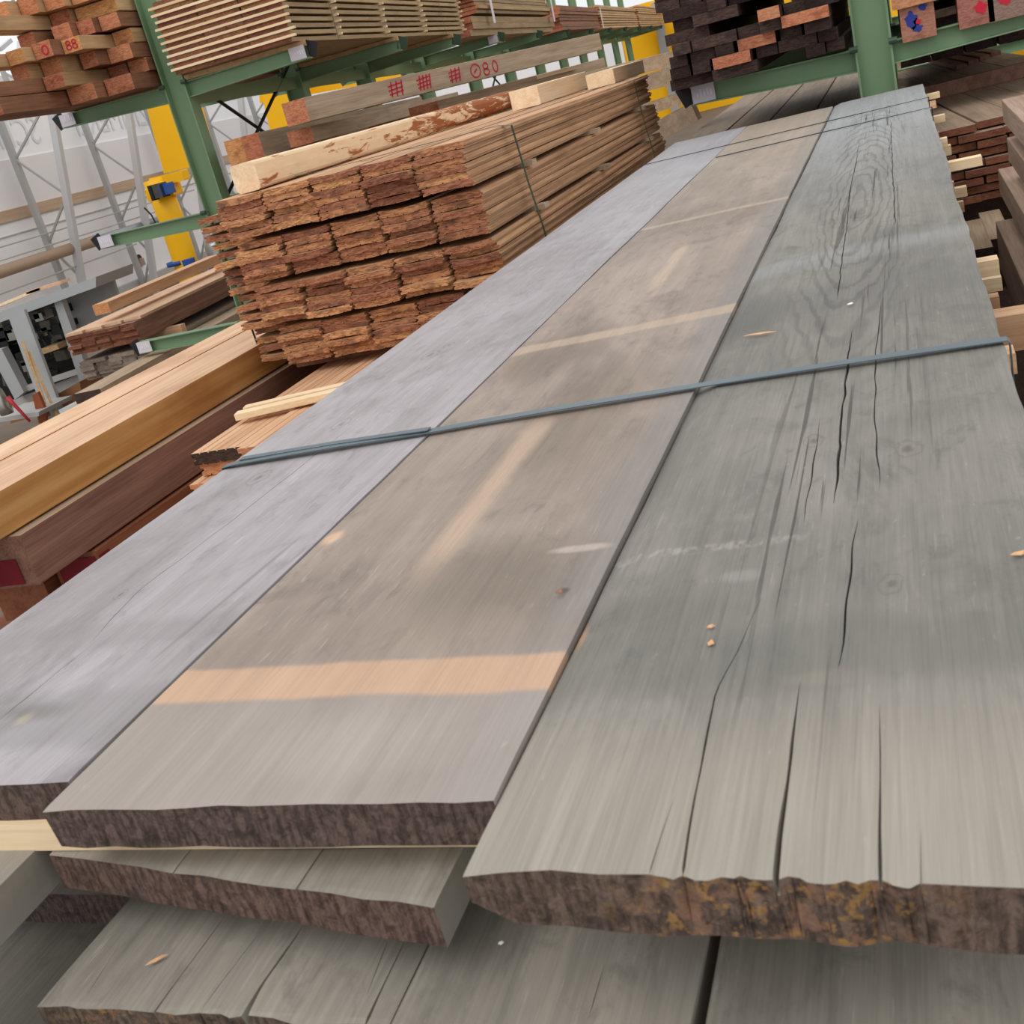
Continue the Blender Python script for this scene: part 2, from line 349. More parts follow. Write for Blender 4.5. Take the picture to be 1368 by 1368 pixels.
def vnoise(x, seed):
    i = math.floor(x); f = x - i; f = f*f*(3-2*f)
    def h(n): return random.Random(n*7919 + seed*104729).random()*2-1
    return h(i)*(1-f) + h(i+1)*f
def weathered_board(x0, x1, y0, y1, zt, th, mats, name='weathered_board', cracks=(), edge=(0.0, 0.0), y0r=None, skew=0, chip=.0015, cup=0.0, seed=1, roundl=0.0, **k):
    """closed board with real split grooves; cracks: (list of (x,y) points near->far, width, depth)"""
    y0r = y0 if y0r is None else y0r
    NR = int((y1-y0)/.02); ys = [y0 + (y1-y0)*((i/NR)**1.25) for i in range(NR+1)]
    zs = lambda x, y: zt + cup*(((x-x0)/(x1-x0)-.5)**2*4) + .0009*vnoise(x*9+y*1.3, seed) + .0012*vnoise(y*2.2, seed+3)
    org = Vector((x0, y0, zt-th))
    base = [x0 + (x1-x0)*i/14 for i in range(15)]
    def cx(c, y):
        P = c[0]
        if y <= P[0][1]: return P[0][0] + vnoise(y*22, 5)*.0012
        for a, b in zip(P, P[1:]):
            if y <= b[1]:
                f = (y-a[1])/(b[1]-a[1]); return a[0]+(b[0]-a[0])*f + vnoise(y*22, 5)*.0012
        return P[-1][0] + vnoise(y*22, 5)*.0012
    # keep the cracks in left-to-right order so that columns never cross
    cr = sorted(cracks, key=lambda c: sum(p[0] for p in c[0])/len(c[0]))
    rows = []
    for y in ys:
        yy = y
        el = x0 + edge[0]*vnoise(y*3.1, seed+11) + edge[0]*.4*vnoise(y*13, seed+12)
        er = x1 + edge[1]*vnoise(y*2.7, seed+13) + edge[1]*.5*vnoise(y*15, seed+14)
        cols = []; last = el
        for c in cr:
            x = cx(c, y); w = c[1]; a, b = c[0][0][1], c[0][-1][1]
            tt = 0 if (y < a or y > b) else min(1, (y-a)/.05+ (1 if a <= y0+.001 else 0), (b-y)/.12)
            tt = max(0, tt); w = w*(.25+.75*tt)*(1+.35*vnoise(y*30, seed+21))
            x = max(x, last+.0035+w); cols.append((x, w, c[2]*tt)); last = x+w
        pts = []
        px = el
        segs = [(x, w, d) for x, w, d in cols]
        prev = el
        n_per = 4 if segs else 14
        for (x, w, d) in segs:
            for i in range(n_per): pts.append((prev+(x-w-prev)*i/n_per, 0))
            pts.append((x-w, 0)); pts.append((x-w*.35, d)); pts.append((x+w*.35, d)); prev = x+w
        for i in range(n_per+1): pts.append((prev+(er-prev)*i/n_per, 0))
        rows.append((y, pts, el, er))
    N = len(rows[0][1]); mb = MB(); vs = []; 
    NZ = 4
    for ri, (y, pts, el, er) in enumerate(rows):
        wgt = max(0, 1-(y-y0)/.25)
        for (x, d) in pts:
            yo = y + (y0r-y0)*wgt*((x-x0)/(x1-x0))
            if ri == 0: yo += chip*vnoise(x*60, seed+31)+chip*vnoise(x*190, seed+32)
            z = zs(x, y) - d
            if roundl and x-el < roundl: q = 1-(x-el)/roundl; z -= roundl*.55*(1-math.sqrt(max(0,1-q*q)))
            if ri == 0: z -= .0008*abs(vnoise(x*140, seed+35))
            vs.append(Vector((x, yo, z))-org)
    nb = len(vs)
    for ri, (y, pts, el, er) in enumerate(rows):
        wgt = max(0, 1-(y-y0)/.25)
        for (x, d) in pts:
            yo = y + (y0r-y0)*wgt*((x-x0)/(x1-x0))
            xx = x
            zb = zt-th + cup*(((x-x0)/(x1-x0)-.5)**2*4)
            if roundl and x-el < roundl: q = 1-(x-el)/roundl; zb += roundl*.9*(1-math.sqrt(max(0,1-q*q))); xx = x + 0*q
            if ri == 0: yo += chip*1.5*vnoise(x*45, seed+41); zb += chip*.7*vnoise(x*24, seed+42)
            vs.append(Vector((xx, yo, zb))-org)
    RN = len(rows); top = []; bot = []; side = []; ends = []
    for r in range(RN-1):
        for i in range(N-1):
            a = r*N+i; top.append((a, a+1, a+N+1, a+N)); b = nb+a; bot.append((b, b+N, b+N+1, b+1))
        a = r*N; side.append((a, a+N, nb+a+N, nb+a)); a = r*N+N-1; side.append((a, nb+a, nb+a+N, a+N))
    mb.add(vs, top+bot+side, 0)
    # ends with a subdivided, slightly ragged face (shares positions with rim)
    for ri, sg in ((0, 1), (RN-1, -1)):
        T = [vs[ri*N+i] for i in range(N)]; B = [vs[nb+ri*N+i] for i in range(N)]
        g = []
        for zi in range(NZ+1):
            f = zi/NZ
            for i in range(N):
                p = T[i].lerp(B[i], f)
                if 0 < zi < NZ and 0 < i < N-1: p = p + Vector((0, sg*chip*.5*vnoise(i*1.7+zi*5.3, seed+51), 0))
                g.append(p)
        mb.add(g, [(zi*N+i, zi*N+i+1, (zi+1)*N+i+1, (zi+1)*N+i) for zi in range(NZ) for i in range(N-1)], 1)
    return mb.build(name, mats, loc=org, **k)

# ================================================================= THE SETTING
YAWH = PSI
fl = MB().box(-16, 16, -4, 40, -.3, -.15); fl.build('floor', M_floor, kind='structure')
UW = -7.75; YWL = -.33; YWP = .70; LV1 = 9.8; LV2 = 12.6
# left hall wall: lower panels and tarpaulin above
MB().box(-.12, 0, -6, 25, -.15, 1.60).build('wall_left', M_wall2, loc=H(UW, 0, 0), rz=PSI, kind='structure')
MB().box(-.12, 0, -6, 25, 1.76, 2.44).build('wall_left', M_wall, loc=H(UW, 0, 0), rz=PSI, kind='structure')
MB().box(-.12, .03, -6, 25, 1.60, 1.76).build('trim_1', M_tan, loc=H(UW, 0, 0), rz=PSI, kind='structure')
MB().box(-.12, .02, -6, 25, 1.585, 1.60).box(-.12, .02, -6, 25, 1.40, 1.415).build('trim_2', M_grey, loc=H(UW, 0, 0), rz=PSI, kind='structure')
MB().box(-.10, -.02, -6, 25, 2.44, 3.30).build('wall_left', M_tarp, loc=H(UW, 0, 0), rz=PSI, kind='structure')
MB().box(-.14, .05, -6, 25, 3.30, 3.42).build('trim_3', M_grey, loc=H(UW, 0, 0), rz=PSI, kind='structure')
MB().box(-.12, 0, -6, 25, 3.42, 3.62).build('wall_left', M_wall, loc=H(UW, 0, 0), rz=PSI, kind='structure')
MB().box(-.14, .05, -6, 25, 4.75, 5.05).build('trim_4', M_wall, loc=H(UW, 0, 0), rz=PSI, kind='structure')
MB().box(0, .16, -6, 25, -.15, .16).build('baseboard_left', M_grey, loc=H(UW, 0, 0), rz=PSI, kind='structure')
# back wall: white panels and yellow sheeting with grey posts
MB().box(-8, YWL, 0, .15, -.15, 2.7).build('wall_back', M_tarp, loc=H(0, 25.2, 0), rz=PSI, kind='structure')

# faded mirrored lettering on the tarpaulin
def text_obj(body, size, loc, rot, mat, name, mirror=False, ext=.001, parent=None, **k):
    cu = bpy.data.curves.new(name, 'FONT'); cu.body = body; cu.size = size; cu.extrude = ext; cu.align_x = 'CENTER'
    o = bpy.data.objects.new(name, cu); COL.objects.link(o)
    dg = bpy.context.evaluated_depsgraph_get(); me = bpy.data.meshes.new_from_object(o.evaluated_get(dg))
    bpy.data.objects.remove(o)
    if mirror:
        for v in me.vertices: v.co.x = -v.co.x
        me.flip_normals()
    me.materials.clear(); me.materials.append(mat)
    o = bpy.data.objects.new(name, me); COL.objects.link(o); o.location = loc; o.rotation_euler = rot
    if parent: o.parent = parent
    return tag(o, **k)
bl_ = empty('banner_lettering', H(UW+.0, 11, 2.5), PSI, label='faded mirrored grey capital letters across the white tarpaulin wall', cat='lettering')
for wd, vv_ in (('SCH', LV1), ('ZIMMEREI', LV2)):
    text_obj(wd, .58, (-.012, vv_-11, .10), (math.pi/2, 0, math.pi/2), M_letter, 'word', True, parent=bl_)

# lattice columns along the wall: a vertical chord, a raking chord, zigzag lacing
for i, v in enumerate((9.2, 11.35, 13.5, 15.7, 18.0)):
    c = empty('lattice_column', H(UW+.15, v, -.15), PSI,
              label=['grey lattice steel column nearest the left edge of the picture, behind the machine enclosure',
                     'grey lattice steel column between the machine enclosure and the tan duct end',
                     'grey lattice steel column rising behind the blue crane motor',
                     'grey lattice steel column seen just right of the first green rack post',
                     'farthest grey lattice steel column on the left wall'][i], cat='column')
    MB().bar((.06, 0, 0), (.0, 0, 4.6), .085, .085, up=(0,1,0)).build('vertical_chord', M_grey, c)
    MB().bar((.22, 0, 0), (1.25, 0, 4.6), .1, .1, up=(0,1,0)).build('raking_chord', M_greylt, c)
    z = .15; side = 0; L = MB(); zz = [z]
    step = .55
    while z < 4.3:
        z2 = z+step; xa = lambda q: .22+1.03*q/4.6
        if side == 0: L.bar((.04, 0, z), (xa(z2), 0, z2), .03, .03, up=(0,1,0))
        else: L.bar((xa(z), 0, z), (.04, 0, z2), .03, .03, up=(0,1,0))
        side ^= 1; z = z2; step *= 1.06
    L.build('lacing', M_grey, c)
# cables and duct along the wall
for zz, lab in ((1.30, 'upper thin grey cable running along the left hall wall'),):
    MB().tube([(0, -6, 0), (0, 14, 0)], .012, 6).build('wall_cable', M_grey, loc=H(UW+.3, 0, zz), rz=PSI, label=lab, cat='cable')
d = empty('wall_duct', H(UW+.55, 5.0, 1.0), PSI, label='tan round duct with silver end running along the left hall wall', cat='duct')
MB().tube([(0, -6, 0), (0, 4.9, 0)], .085, 16).build('tan_pipe', M_duct, d, smooth=True)
MB().tube([(0, 4.9, 0), (0, 7.1, 0)], .062, 16).build('silver_pipe', M_silver, d, smooth=True)
MB().tube([(.0, -6, .14), (.0, 7.4, .14)], .012, 6).build('support_rail', M_grey, d)
MB().tube([(.0, -6, -.32), (.0, 6.0, -.25)], .012, 6).build('lower_rail', M_grey, d)

hp = empty('wall_fitting', H(UW, 11.8, .40), PSI, label='small round fitting with dark hole on the left hall wall', cat='fitting')
MB().tube([(0, 0, 0), (.02, 0, 0)], .16, 20).build('plate', M_wall2, hp, smooth=False); MB().tube([(.02, 0, .05), (.03, 0, .05)], .085, 16).build('hole', M_mach, hp)
MB().tube([(.03, 0, -.05), (.05, 0, .06)], [.07, .05], 14).build('funnel', M_duct, hp)
# roof lattice seen in the upper left corner
tr = empty('roof_truss', H(UW+1.6, 6.5, 3.0), PSI, label='grey tubular roof truss crossing the bright upper left corner', cat='roof truss')
def pxbar(mb, a, b, u, w, root):
    def P(p):
        d = ray(*p); q = H(u, 0, 0); r = CAM + d*((q-CAM).dot(EU)/d.dot(EU)) - root.location
        return Vector((r.dot(EU), r.dot(EV), r.z))
    mb.bar(P(a), P(b), w, w, up=(1,0,0)); return mb
for nm, a, b, w, mt in (('diagonal', (78,-14), (14,34), .10, M_greylt), ('diagonal', (96,84), (44,130), .10, M_greylt), ('diagonal', (66,88), (28,130), .045, M_greylt),
                        ('post', (28,56), (26,150), .07, M_greylt), ('diagonal', (0,86), (22,140), .05, M_grey), ('diagonal', (62,-14), (40,14), .05, M_grey),
                        ('diagonal', (0,66), (14,54), .05, M_greylt)):
    pxbar(MB(), a, b, UW+1.9, w, tr).build(nm, mt, tr)

# ================================================================= YELLOW CRANE
cb = onv(262, 385, 8.9); 
yc = empty('jib_crane', (cb.x, cb.y, -.15), PSI, label='yellow steel crane column with blue motor behind the left rack post', cat='crane')
def loc_in(root, x, y, v, dz=0):
    p = onv(x, y, v); r = p - root.location; return Vector((r.dot(EU), r.dot(EV), r.z))
a = loc_in(yc, 228, 290, 8.9); b = loc_in(yc, 264, 400, 8.9)
MB().tube([(b.x, b.y, 0), (b.x, b.y, b.z), (a.x, a.y, a.z), (a.x-.03, a.y, a.z+.55)], [.17, .172, .18, .185], 24).build('column', M_yellow, yc, smooth=True)
a = loc_in(yc, 205, 268, 8.9)
MB().box(a.x+.0, a.x+.42, a.y-.15, a.y+.15, a.z, a.z+.16).box(a.x+.1, a.x+.62, a.y-.1, a.y+.1, a.z+.16, a.z+.30).build('head_box', M_yellow, yc, bevel=.01)
a = loc_in(yc, 213, 262, 8.7)
MB().box(a.x-.02, a.x+.17, a.y-.12, a.y, a.z-.02, a.z+.17).build('trolley', M_mach2, yc)
MB().box(a.x-.06, a.x-.01, a.y-.14, a.y, a.z-.04, a.z+.17).box(a.x+.13, a.x+.17, a.y-.14, a.y, a.z-.03, a.z+.15).build('buffer', M_black, yc)
a2 = loc_in(yc, 222, 262, 8.7)
MB().box(a2.x, a2.x+.15, a2.y-.13, a2.y+.05, a2.z+.02, a2.z+.17).build('motor', M_blue, yc, bevel=.01)
a = loc_in(yc, 240, 350, 8.9)
MB().tube([(a.x+.01, a.y, a.z-.03), (a.x+.01, a.y, a.z+.03)], .20, 24).build('clamp_band', M_blue, yc, smooth=True)
MB().box(a.x+.17, a.x+.30, a.y-.24, a.y-.09, a.z-.09, a.z+.03).build('hose_coupling', M_blue, yc, bevel=.01)
a = loc_in(yc, 210, 290, 8.85)
MB().tube([(a.x-.09, a.y-.1, a.z+.17), (a.x-.02, a.y-.1, a.z+.05), (a.x, a.y-.1, a.z-.06), (a.x-.04, a.y-.1, a.z-.08)], .012, 8).build('cable', M_black, yc)
# upper tapered yellow leg and girders
yg = empty('crane_girder', H(-4.4, 10.2, -.15), PSI, label='tall yellow steel crane leg and long yellow girder beyond the left rack', cat='crane')
def poly(root, pts, v, th, name, mat):
    q = [loc_in(root, x, y, v) for x, y in pts]; n = len(q)
    vs = [p.copy() for p in q] + [p + Vector((0, th, 0)) for p in q]
    MB().add(vs, [tuple(range(n)), tuple(reversed(range(n, 2*n)))] + [(i, (i+1)%n, n+(i+1)%n, n+i) for i in range(n)]).build(name, mat, root)
poly(yg, [(184,90), (196,145), (219,232), (275,218), (262,170), (240,90)], 10.2, .4, 'tapered_leg', M_yellow)
poly(yg, [(343,80), (348,120), (361,176), (395,168), (392,70)], 10.6, .3, 'leg', M_yellow)
poly(yg, [(343,60), (347,138), (560,100), (560,40)], 11.4, .3, 'girder', M_yellow)
sd_ = empty('dust_collector', onv(272, 345, 8.7), PSI, label='silver dust collector drum beside the yellow crane column', cat='machine')
MB().tube([(.12, .3, -.42), (.12, .3, -.3), (.12,.3,.12), (.12,.3,.2), (.12,.3,.24)], [.14,.19,.19,.13,.03], 20).build('drum', M_silver, sd_, smooth=True)
MB().box(-.05, .1, .02, .14, -.1, -.02).box(.02, .08, .0, .1, -.3, -.1).build('motor', M_blue, sd_, bevel=.01)
MB().box(.07, .13, .0, .1, -.3, -.16).build('bracket', M_chrome, sd_)

# yellow sheeting wall at the back right with grey posts
MB().box(YWL+.01, 26, 0, .12, -.15, 2.75).build('wall_back', M_yellow, loc=H(0, 25.2, 0), rz=PSI, kind='structure')
for i in range(6):
    MB().box(-.11, .11, -.1, 0, -.15, 2.7).build('trim_%d' % (5+i), M_grey, loc=H(YWP+3.4*i, 25.2, 0), rz=PSI, kind='structure')

q_ = ony(1336, 112, 9.0)
yb = empty('yellow_container', (q_.x, 9.0, -.15), 0, label='yellow steel container behind the boards at the right picture edge', cat='container')
MB().box(0, 3.0, 0, .9, 0, 2.2).build('body', M_yellow, yb, bevel=.02)
for i_ in range(7): MB().box(.1+.42*i_, .14+.42*i_, -.02, .0, .1, 2.1).build('rib', M_yellow, yb)
# ================================================================= GREEN CANTILEVER RACKS
def ibeam_v(x0, x1, y0, y1, z0, z1, t=.008):
    return MB().box(x0, x0+t, y0, y1, z0, z1).box(x1-t, x1, y0, y1, z0, z1).box(x0+t, x1-t, (y0+y1)/2-t/2, (y0+y1)/2+t/2, z0, z1)
def arm_mb(x0, x1, y0, y1, zr0, zr1, zt0, zt1, t=.006):
    """tapering channel from root x0 to tip x1: web plus two flanges"""
    mb = MB(); ym = (y0+y1)/2
    def slab(a, b, ya, yb):
        (xa, za0, za1), (xb, zb0, zb1) = a, b
        vs = [(xa,ya,za0),(xb,ya,zb0),(xb,yb,zb0),(xa,yb,za0),(xa,ya,za1),(xb,ya,zb1),(xb,yb,zb1),(xa,yb,za1)]
        mb.add(vs, [(0,3,2,1),(4,5,6,7),(0,1,5,4),(1,2,6,5),(2,3,7,6),(3,0,4,7)])
    slab((x0, zr0, zr1), (x1, zt0, zt1), ym-t/2, ym+t/2)
    slab((x0, zr0, zr0+t), (x1, zt0, zt0+t), y0, y1); slab((x0, zr1-t, zr1), (x1, zt1-t, zt1), y0, y1)
    return mb
def rack(root, posts, ps, arms, zt, mat_near, hw=.068, dep=.055, labels=True):
    for k, v in enumerate(posts):
        p = ibeam_v(-hw, hw, v-dep, v+dep, 0, zt).build('post', mat_near, root)
        if k < 2:
            for zz in [q[0] for q in arms]:
                for sx in (-1, 1): MB().tube([(sx*(hw+.02), v-dep-.012, zz), (sx*(hw-.012), v-dep-.012, zz)], .012, 8).build('bolt', M_greendk, p)
        for (zz, sides, upto) in arms:
            if k >= upto: continue
            for sx, ln in sides:
                a = arm_mb(sx*hw, sx*(hw+ln), v-.04, v+.03, zz-.088, zz+.0, zz-.062, zz+.012).build('arm', mat_near, root)
                MB().bar((sx*(hw+ln+.004), v-.005, zz-.055), (sx*(hw+ln+.035), v-.005, zz+.022), .07, .006, up=(0,1,0)).build('end_stop', M_black if k < 1 else M_greendk, a)
                if labels and (k < 1 or (k == 3 and sx > 0)):
                    xa, xb = (sx*(hw+ln-.10), sx*(hw+ln-.005)) if sx > 0 else (-(hw+ln-.005), -(hw+ln-.10))
                    c = MB().box(xa, xb, v-.046, v-.0425, zz-.057, zz+.012).build('label_card', M_white, a, label='white label card')
                    S = MB()
                    for q in range(5):
                        xx = xa+.02+q*.014; S.box(xx, xx+.007, v-.048, v-.0462, zz-.035+R.random()*.01, zz-.02+R.random()*.02)
                    S.build('card_writing', M_letter, c)
r1 = empty('cantilever_rack', H(0, 0, -.15), PSI, label='long green cantilever rack behind the brown strapped board pile', cat='rack')
POSTS = [0, 1.76, 3.3, 5.03, 7.1, 9.1, 11.3, 13.5, 15.8, 18.3, 20.9, 23.6]
rack(r1, POSTS, 0, [(2.09+.15, [(1, .76), (-1, .72)], 99), (1.375+.15, [(1, .5), (-1, .76)], 99), (.70+.15, [(-1, .76)], 99)], 3.6, M_green)
for a_, b_ in ((POSTS[0], POSTS[1]), (POSTS[4], POSTS[5])):
    MB().tube([(0, a_+.05, 2.3), (0, b_-.05, 1.55)], .011, 8).build('cross_brace', M_black, r1); MB().tube([(.02, a_+.05, 1.55), (.02, b_-.05, 2.3)], .011, 8).build('cross_brace', M_black, r1)
for k in range(len(POSTS)-1):
    MB().box(-.03, .03, POSTS[k]+.055, POSTS[k+1]-.055, 2.12, 2.2).build('tie_rail', M_green, r1)

r2o = Vector((-.092, 5.05, -.15))
r2 = empty('cantilever_rack', r2o, 0, label='green cantilever rack behind the far end of the grey boards', cat='rack')
rack(r2, [0, 1.9, 3.8], 0, [(1.42+.15, [(1, 1.0), (-1, .66)], 99)], 3.2, M_green, hw=.07, dep=.055)
# lower arms of this rack carry the planks below
for v in (1.9, 3.8):
    for sx in (1, -1): arm_mb(sx*.07, sx*1.1, v-.04, v+.03, 1.0+.15, 1.075+.15, 1.02+.15, 1.09+.15).build('arm', M_green, r2)

# ================================================================= GREY STACK
XL, XM, XR, XE = -.872, -.583, -.256, .066
TH = .032; ZT = 1.25
bx = lambda px: ext(px)[0]; by = lambda px: ext(px)[1]
# ---- materials of the three top boards
cl = lambda pts, w, d: ([ext(p) for p in pts], w, d)
def crk(pts, w, d):
    q = [ext(p) for p in pts]; q.sort(key=lambda a: a[1]); return (q, w, d)
e_ = lambda px: ext(px)
M_left = hero('weathered_board_left', (XL, .515, ZT-TH), (146,140,143), (166,161,165), (120,116,118),
    bands=[(by((60,870)), by((60,840)), .02, 0, (126,120,122), .35, 0, None, None), (by((60,1000)), by((60,925)), .03, 0, (120,116,116), .4, 0, None, None)],
    spots=[(*e_((40,950)), .05, .02, (96,98,90), .6), (*e_((30,960)), .012, .014, (190,176,140), .6)],
    knots=[(*e_((345,637)), .013), (*e_((455,565)), .012), (*e_((575,473)), .014), (*e_((600,460)), .008), (*e_((160,793)), .006)],
    streaks=[(*e_((180,900)), *e_((420,700)), .004, (110,104,104), .5)], scratch=.6, grain=.36, far_sheen=(1.8, 4.5, (172,174,181), .55))
M_mid = hero('weathered_board_middle', (XM, .48, ZT-TH), (136,123,113), (160,145,134), (103,94,86),
    bands=[(by((460,953)), by((460,906)), .008, -.045, (196,160,132), .82, 0, None, None),
           (by((800,441)), by((800,432)), .015, .13, (186,164,142), .6, 0, None, None), (by((960,282)), by((960,279)), .015, .1, (188,168,148), .5, 0, None, None),
           (by((560,870)), by((560,845)), .08, 0, (136,118,104), .25, 0, None, None)],
    spots=[(*e_((640,780)), .09, .12, (104,94,82), .6), (*e_((760,560)), .09, .3, (112,98,84), .5), (*e_((740,470)), .1, .18, (108,92,78), .5), (*e_((440,720)), .012, .02, (212,176,146), .8),
           (*e_((748,792)), .006, .006, (80,66,52), .9), (*e_((770,735)), .03, .008, (190,176,168), .6), (*e_((480,1000)), .1, .05, (166,156,150), .5)],
    streaks=[(*e_((540,800)), *e_((740,540)), .024, (186,160,138), .75), (*e_((860,400)), *e_((920,320)), .018, (196,172,150), .5)],
    xtint=[(XR-.01, .05, (128,124,122), .65)], grain=.34, nearpale=(.56, .70, (158,149,144), .75), far_sheen=(2.2, 4.5, (178,167,154), .6))
M_right = hero('weathered_board_right', (XR, .42, ZT-TH), (113,110,105), (132,128,122), (90,89,85),
    bands=[(by((1000,930)), by((1000,845)), .03, 0, (98,98,92), .45, 0, None, None), (by((930,738)), by((930,728)), .008, .04, (160,156,148), .6, .2, -.26, -.11),
           (by((1250,680)), by((1250,655)), .03, 0, (138,134,126), .3, .1, None, None), (by((1100,415)), by((1100,380)), .1, 0, (100,98,94), .45, 0, None, None),
           (by((1150,345)), by((1150,325)), .08, .1, (158,160,162), .35, 0, None, None)],
    spots=[(*e_((765,850)), .010, .03, (196,150,118), .8), (*e_((1000,430)), .05, .14, (84,82,78), .6), (*e_((880,620)), .05, .12, (94,94,86), .5), (*e_((985,775)), .018, .012, (150,148,144), .5),
           (*e_((860,830)), .08, .06, (92,92,84), .5), (*e_((1090,915)), .03, .012, (150,142,130), .6)],
    knots=[(*e_((1085,592)), .009), (*e_((1212,602)), .011), (*e_((1188,786)), .008), (*e_((1225,170)), .012)],
    scratch=.1, checks=(-.085, .095, .75, .42, 4.4), grain=.5, ring=((bx((1150,250))), by((1148,262)), 520, .26, .10, 1.0, 4.7), nearpale=(.47, .62, (152,145,135), .9), far_sheen=(1.9, 4.3, (166,170,174), .78))
M_low = hero('weathered_board_lower', (0, 0, 0), (138,133,124), (158,152,142), (110,106,99), grain=.5)
M_le = hero_end('weathered_end', (66,54,50), (112,94,88))
M_le2 = hero_end('weathered_end_reddish', (72,54,50), (118,96,88))
M_lr = hero_end('weathered_end_lichen', (70,58,52), (116,98,88), lichen=(.095, .225))
M_ll = hero_end('weathered_end_lichen_low', (70,60,52), (112,98,88), lichen=(.03, .12))

weathered_board(XL, XM-.002, .515, 4.74, ZT, TH, [M_left, M_le], seed=3, edge=(.001,.0008), chip=.0009,
    cracks=[crk([(120,857),(183,788),(292,707),(480,560)], .0006, .0015), crk([(0,960),(110,862)], .001, .003)],
    label='bluish grey weathered wide board, left one of the three on top of the big stack', cat='board')
weathered_board(XM+.001, XR-.0012, .485, 4.74, ZT, TH, [M_mid, M_le], seed=5, edge=(.0012,.0006), chip=.0009, cup=.0,
    cracks=[], label='tan and grey weathered wide board with orange crosswise stripe, middle of the top three', cat='board')
weathered_board(XR+.001, XE, .425, 4.80, ZT+.001, TH+.002, [M_right, M_lr], seed=9, edge=(.0014,.003), chip=.0022, y0r=.412, roundl=.013,
    cracks=[crk([(1145,691),(1131,803),(1122,893)], .0011, .007), crk([(1130,440),(1128,490),(1114,562),(1122,595),(1114,674)], .0011, .008),
            crk([(1036,1190),(1046,1100),(1072,910)], .0012, .009), crk([(1152,1190),(1156,1100),(1161,938)], .0007, .005),
            crk([(915,1165),(931,1061),(959,927),(1018,798)], .0006, .004), crk([(870,1165),(905,1060)], .0005, .003),
            crk([(1054,702),(1060,629),(1072,560)], .0006, .004), crk([(1175,650),(1168,560),(1170,470),(1176,400)], .0006, .004),
            crk([(1230,1190),(1232,1090)], .0005, .003), crk([(1196,300),(1192,215),(1190,160)], .001, .004), crk([(1118,400),(1132,300),(1138,200)], .0009, .003)],
    label='grey weathered wide board with long splits and ragged lichened end, right of the top three', cat='board')

# ---- lower layers: z tops
Z2 = 1.196; Z3 = 1.13
weathered_board(-.62, -.300, .505, 4.7, Z2, .03, [M_low, M_le2], seed=13, y0r=.459, chip=.001, edge=(.001,.001),
    cracks=[([(-.40, .47), (-.395, .62)], .0006, .003), ([(-.50, .49), (-.50, .6)], .0006, .003)], label='short-set grey board directly under the middle top board, its end cut at a slant', cat='board')
weathered_board(-.90, -.635, .30, 4.7, Z2, .034, [M_low, M_le], seed=14, edge=(.001,.001), label='grey board jutting out at lower left under the left top board', cat='board')
weathered_board(-.286, .06, .78, 4.7, Z2, .03, [M_low, M_le], seed=15, label='grey board hidden back under the right top board, second layer', cat='board')
cz = lambda p: (onz(p[0], p[1], Z3).x, onz(p[0], p[1], Z3).y)
def ck3(pts, w, d):
    q = sorted([cz(p) for p in pts], key=lambda a: a[1]); return (q, w, d)
weathered_board(-.603, -.338, .434, 4.7, Z3, .034, [M_low, M_ll], seed=17, chip=.0018, edge=(.003,.001),
    cracks=[ck3([(299,1225),(205,1353)], .0008, .006), ck3([(350,1240),(269,1348)], .0006, .004), ck3([(406,1235),(350,1315),(320,1368)], .0022, .014),
            ck3([(542,1253),(488,1368)], .0013, .009), ck3([(520,1250),(490,1330)], .0007, .005), ck3([(160,1260),(115,1330)], .0006,.003)],
    label='cracked grey board with a bark edge at bottom left, third layer down', cat='board')
weathered_board(-.334, -.160, .25, 4.7, Z3+.004, .034, [M_low, M_le], seed=18, cracks=[ck3([(812,1290),(790,1368)], .0006, .004)],
    label='narrow grey board at bottom centre under the split end of the right top board', cat='board')
weathered_board(-.153, .06, .25, 4.7, Z3+.003, .034, [M_low, M_le], seed=19, label='grey board with a dark knot at bottom right under the stack end', cat='board')
for j, zt in enumerate((1.07, 1.01, .95, .89, .83, .77, .71, .65)):
    for i, (a, b) in enumerate(((-.90,-.61), (-.60,-.31), (-.30,.06))):
        MB().box(0, b-a, 0, 4.0, 0, .032, endmi=1).build('weathered_board', [M_low, M_le], loc=(a, .62+R.uniform(-.03,.03) - (.25 if i == 0 and j % 2 else 0), zt-.032), bevel=.002,
            label='grey board low in the wide stack, %s layer down, %s column from left' % (ORD[j+3], NTH[i]), cat='board', group='lower boards of the grey stack')
# bearers under the stack
for i, y in enumerate((.9, 2.6, 4.3)):
    MB().box(-.95, .12, 0, .14, -.15, .618).build('stack_support', M_rtimber, loc=(0, y, 0), label='dark timber support under the grey stack, %s from the near end' % NTH[i], cat='support')
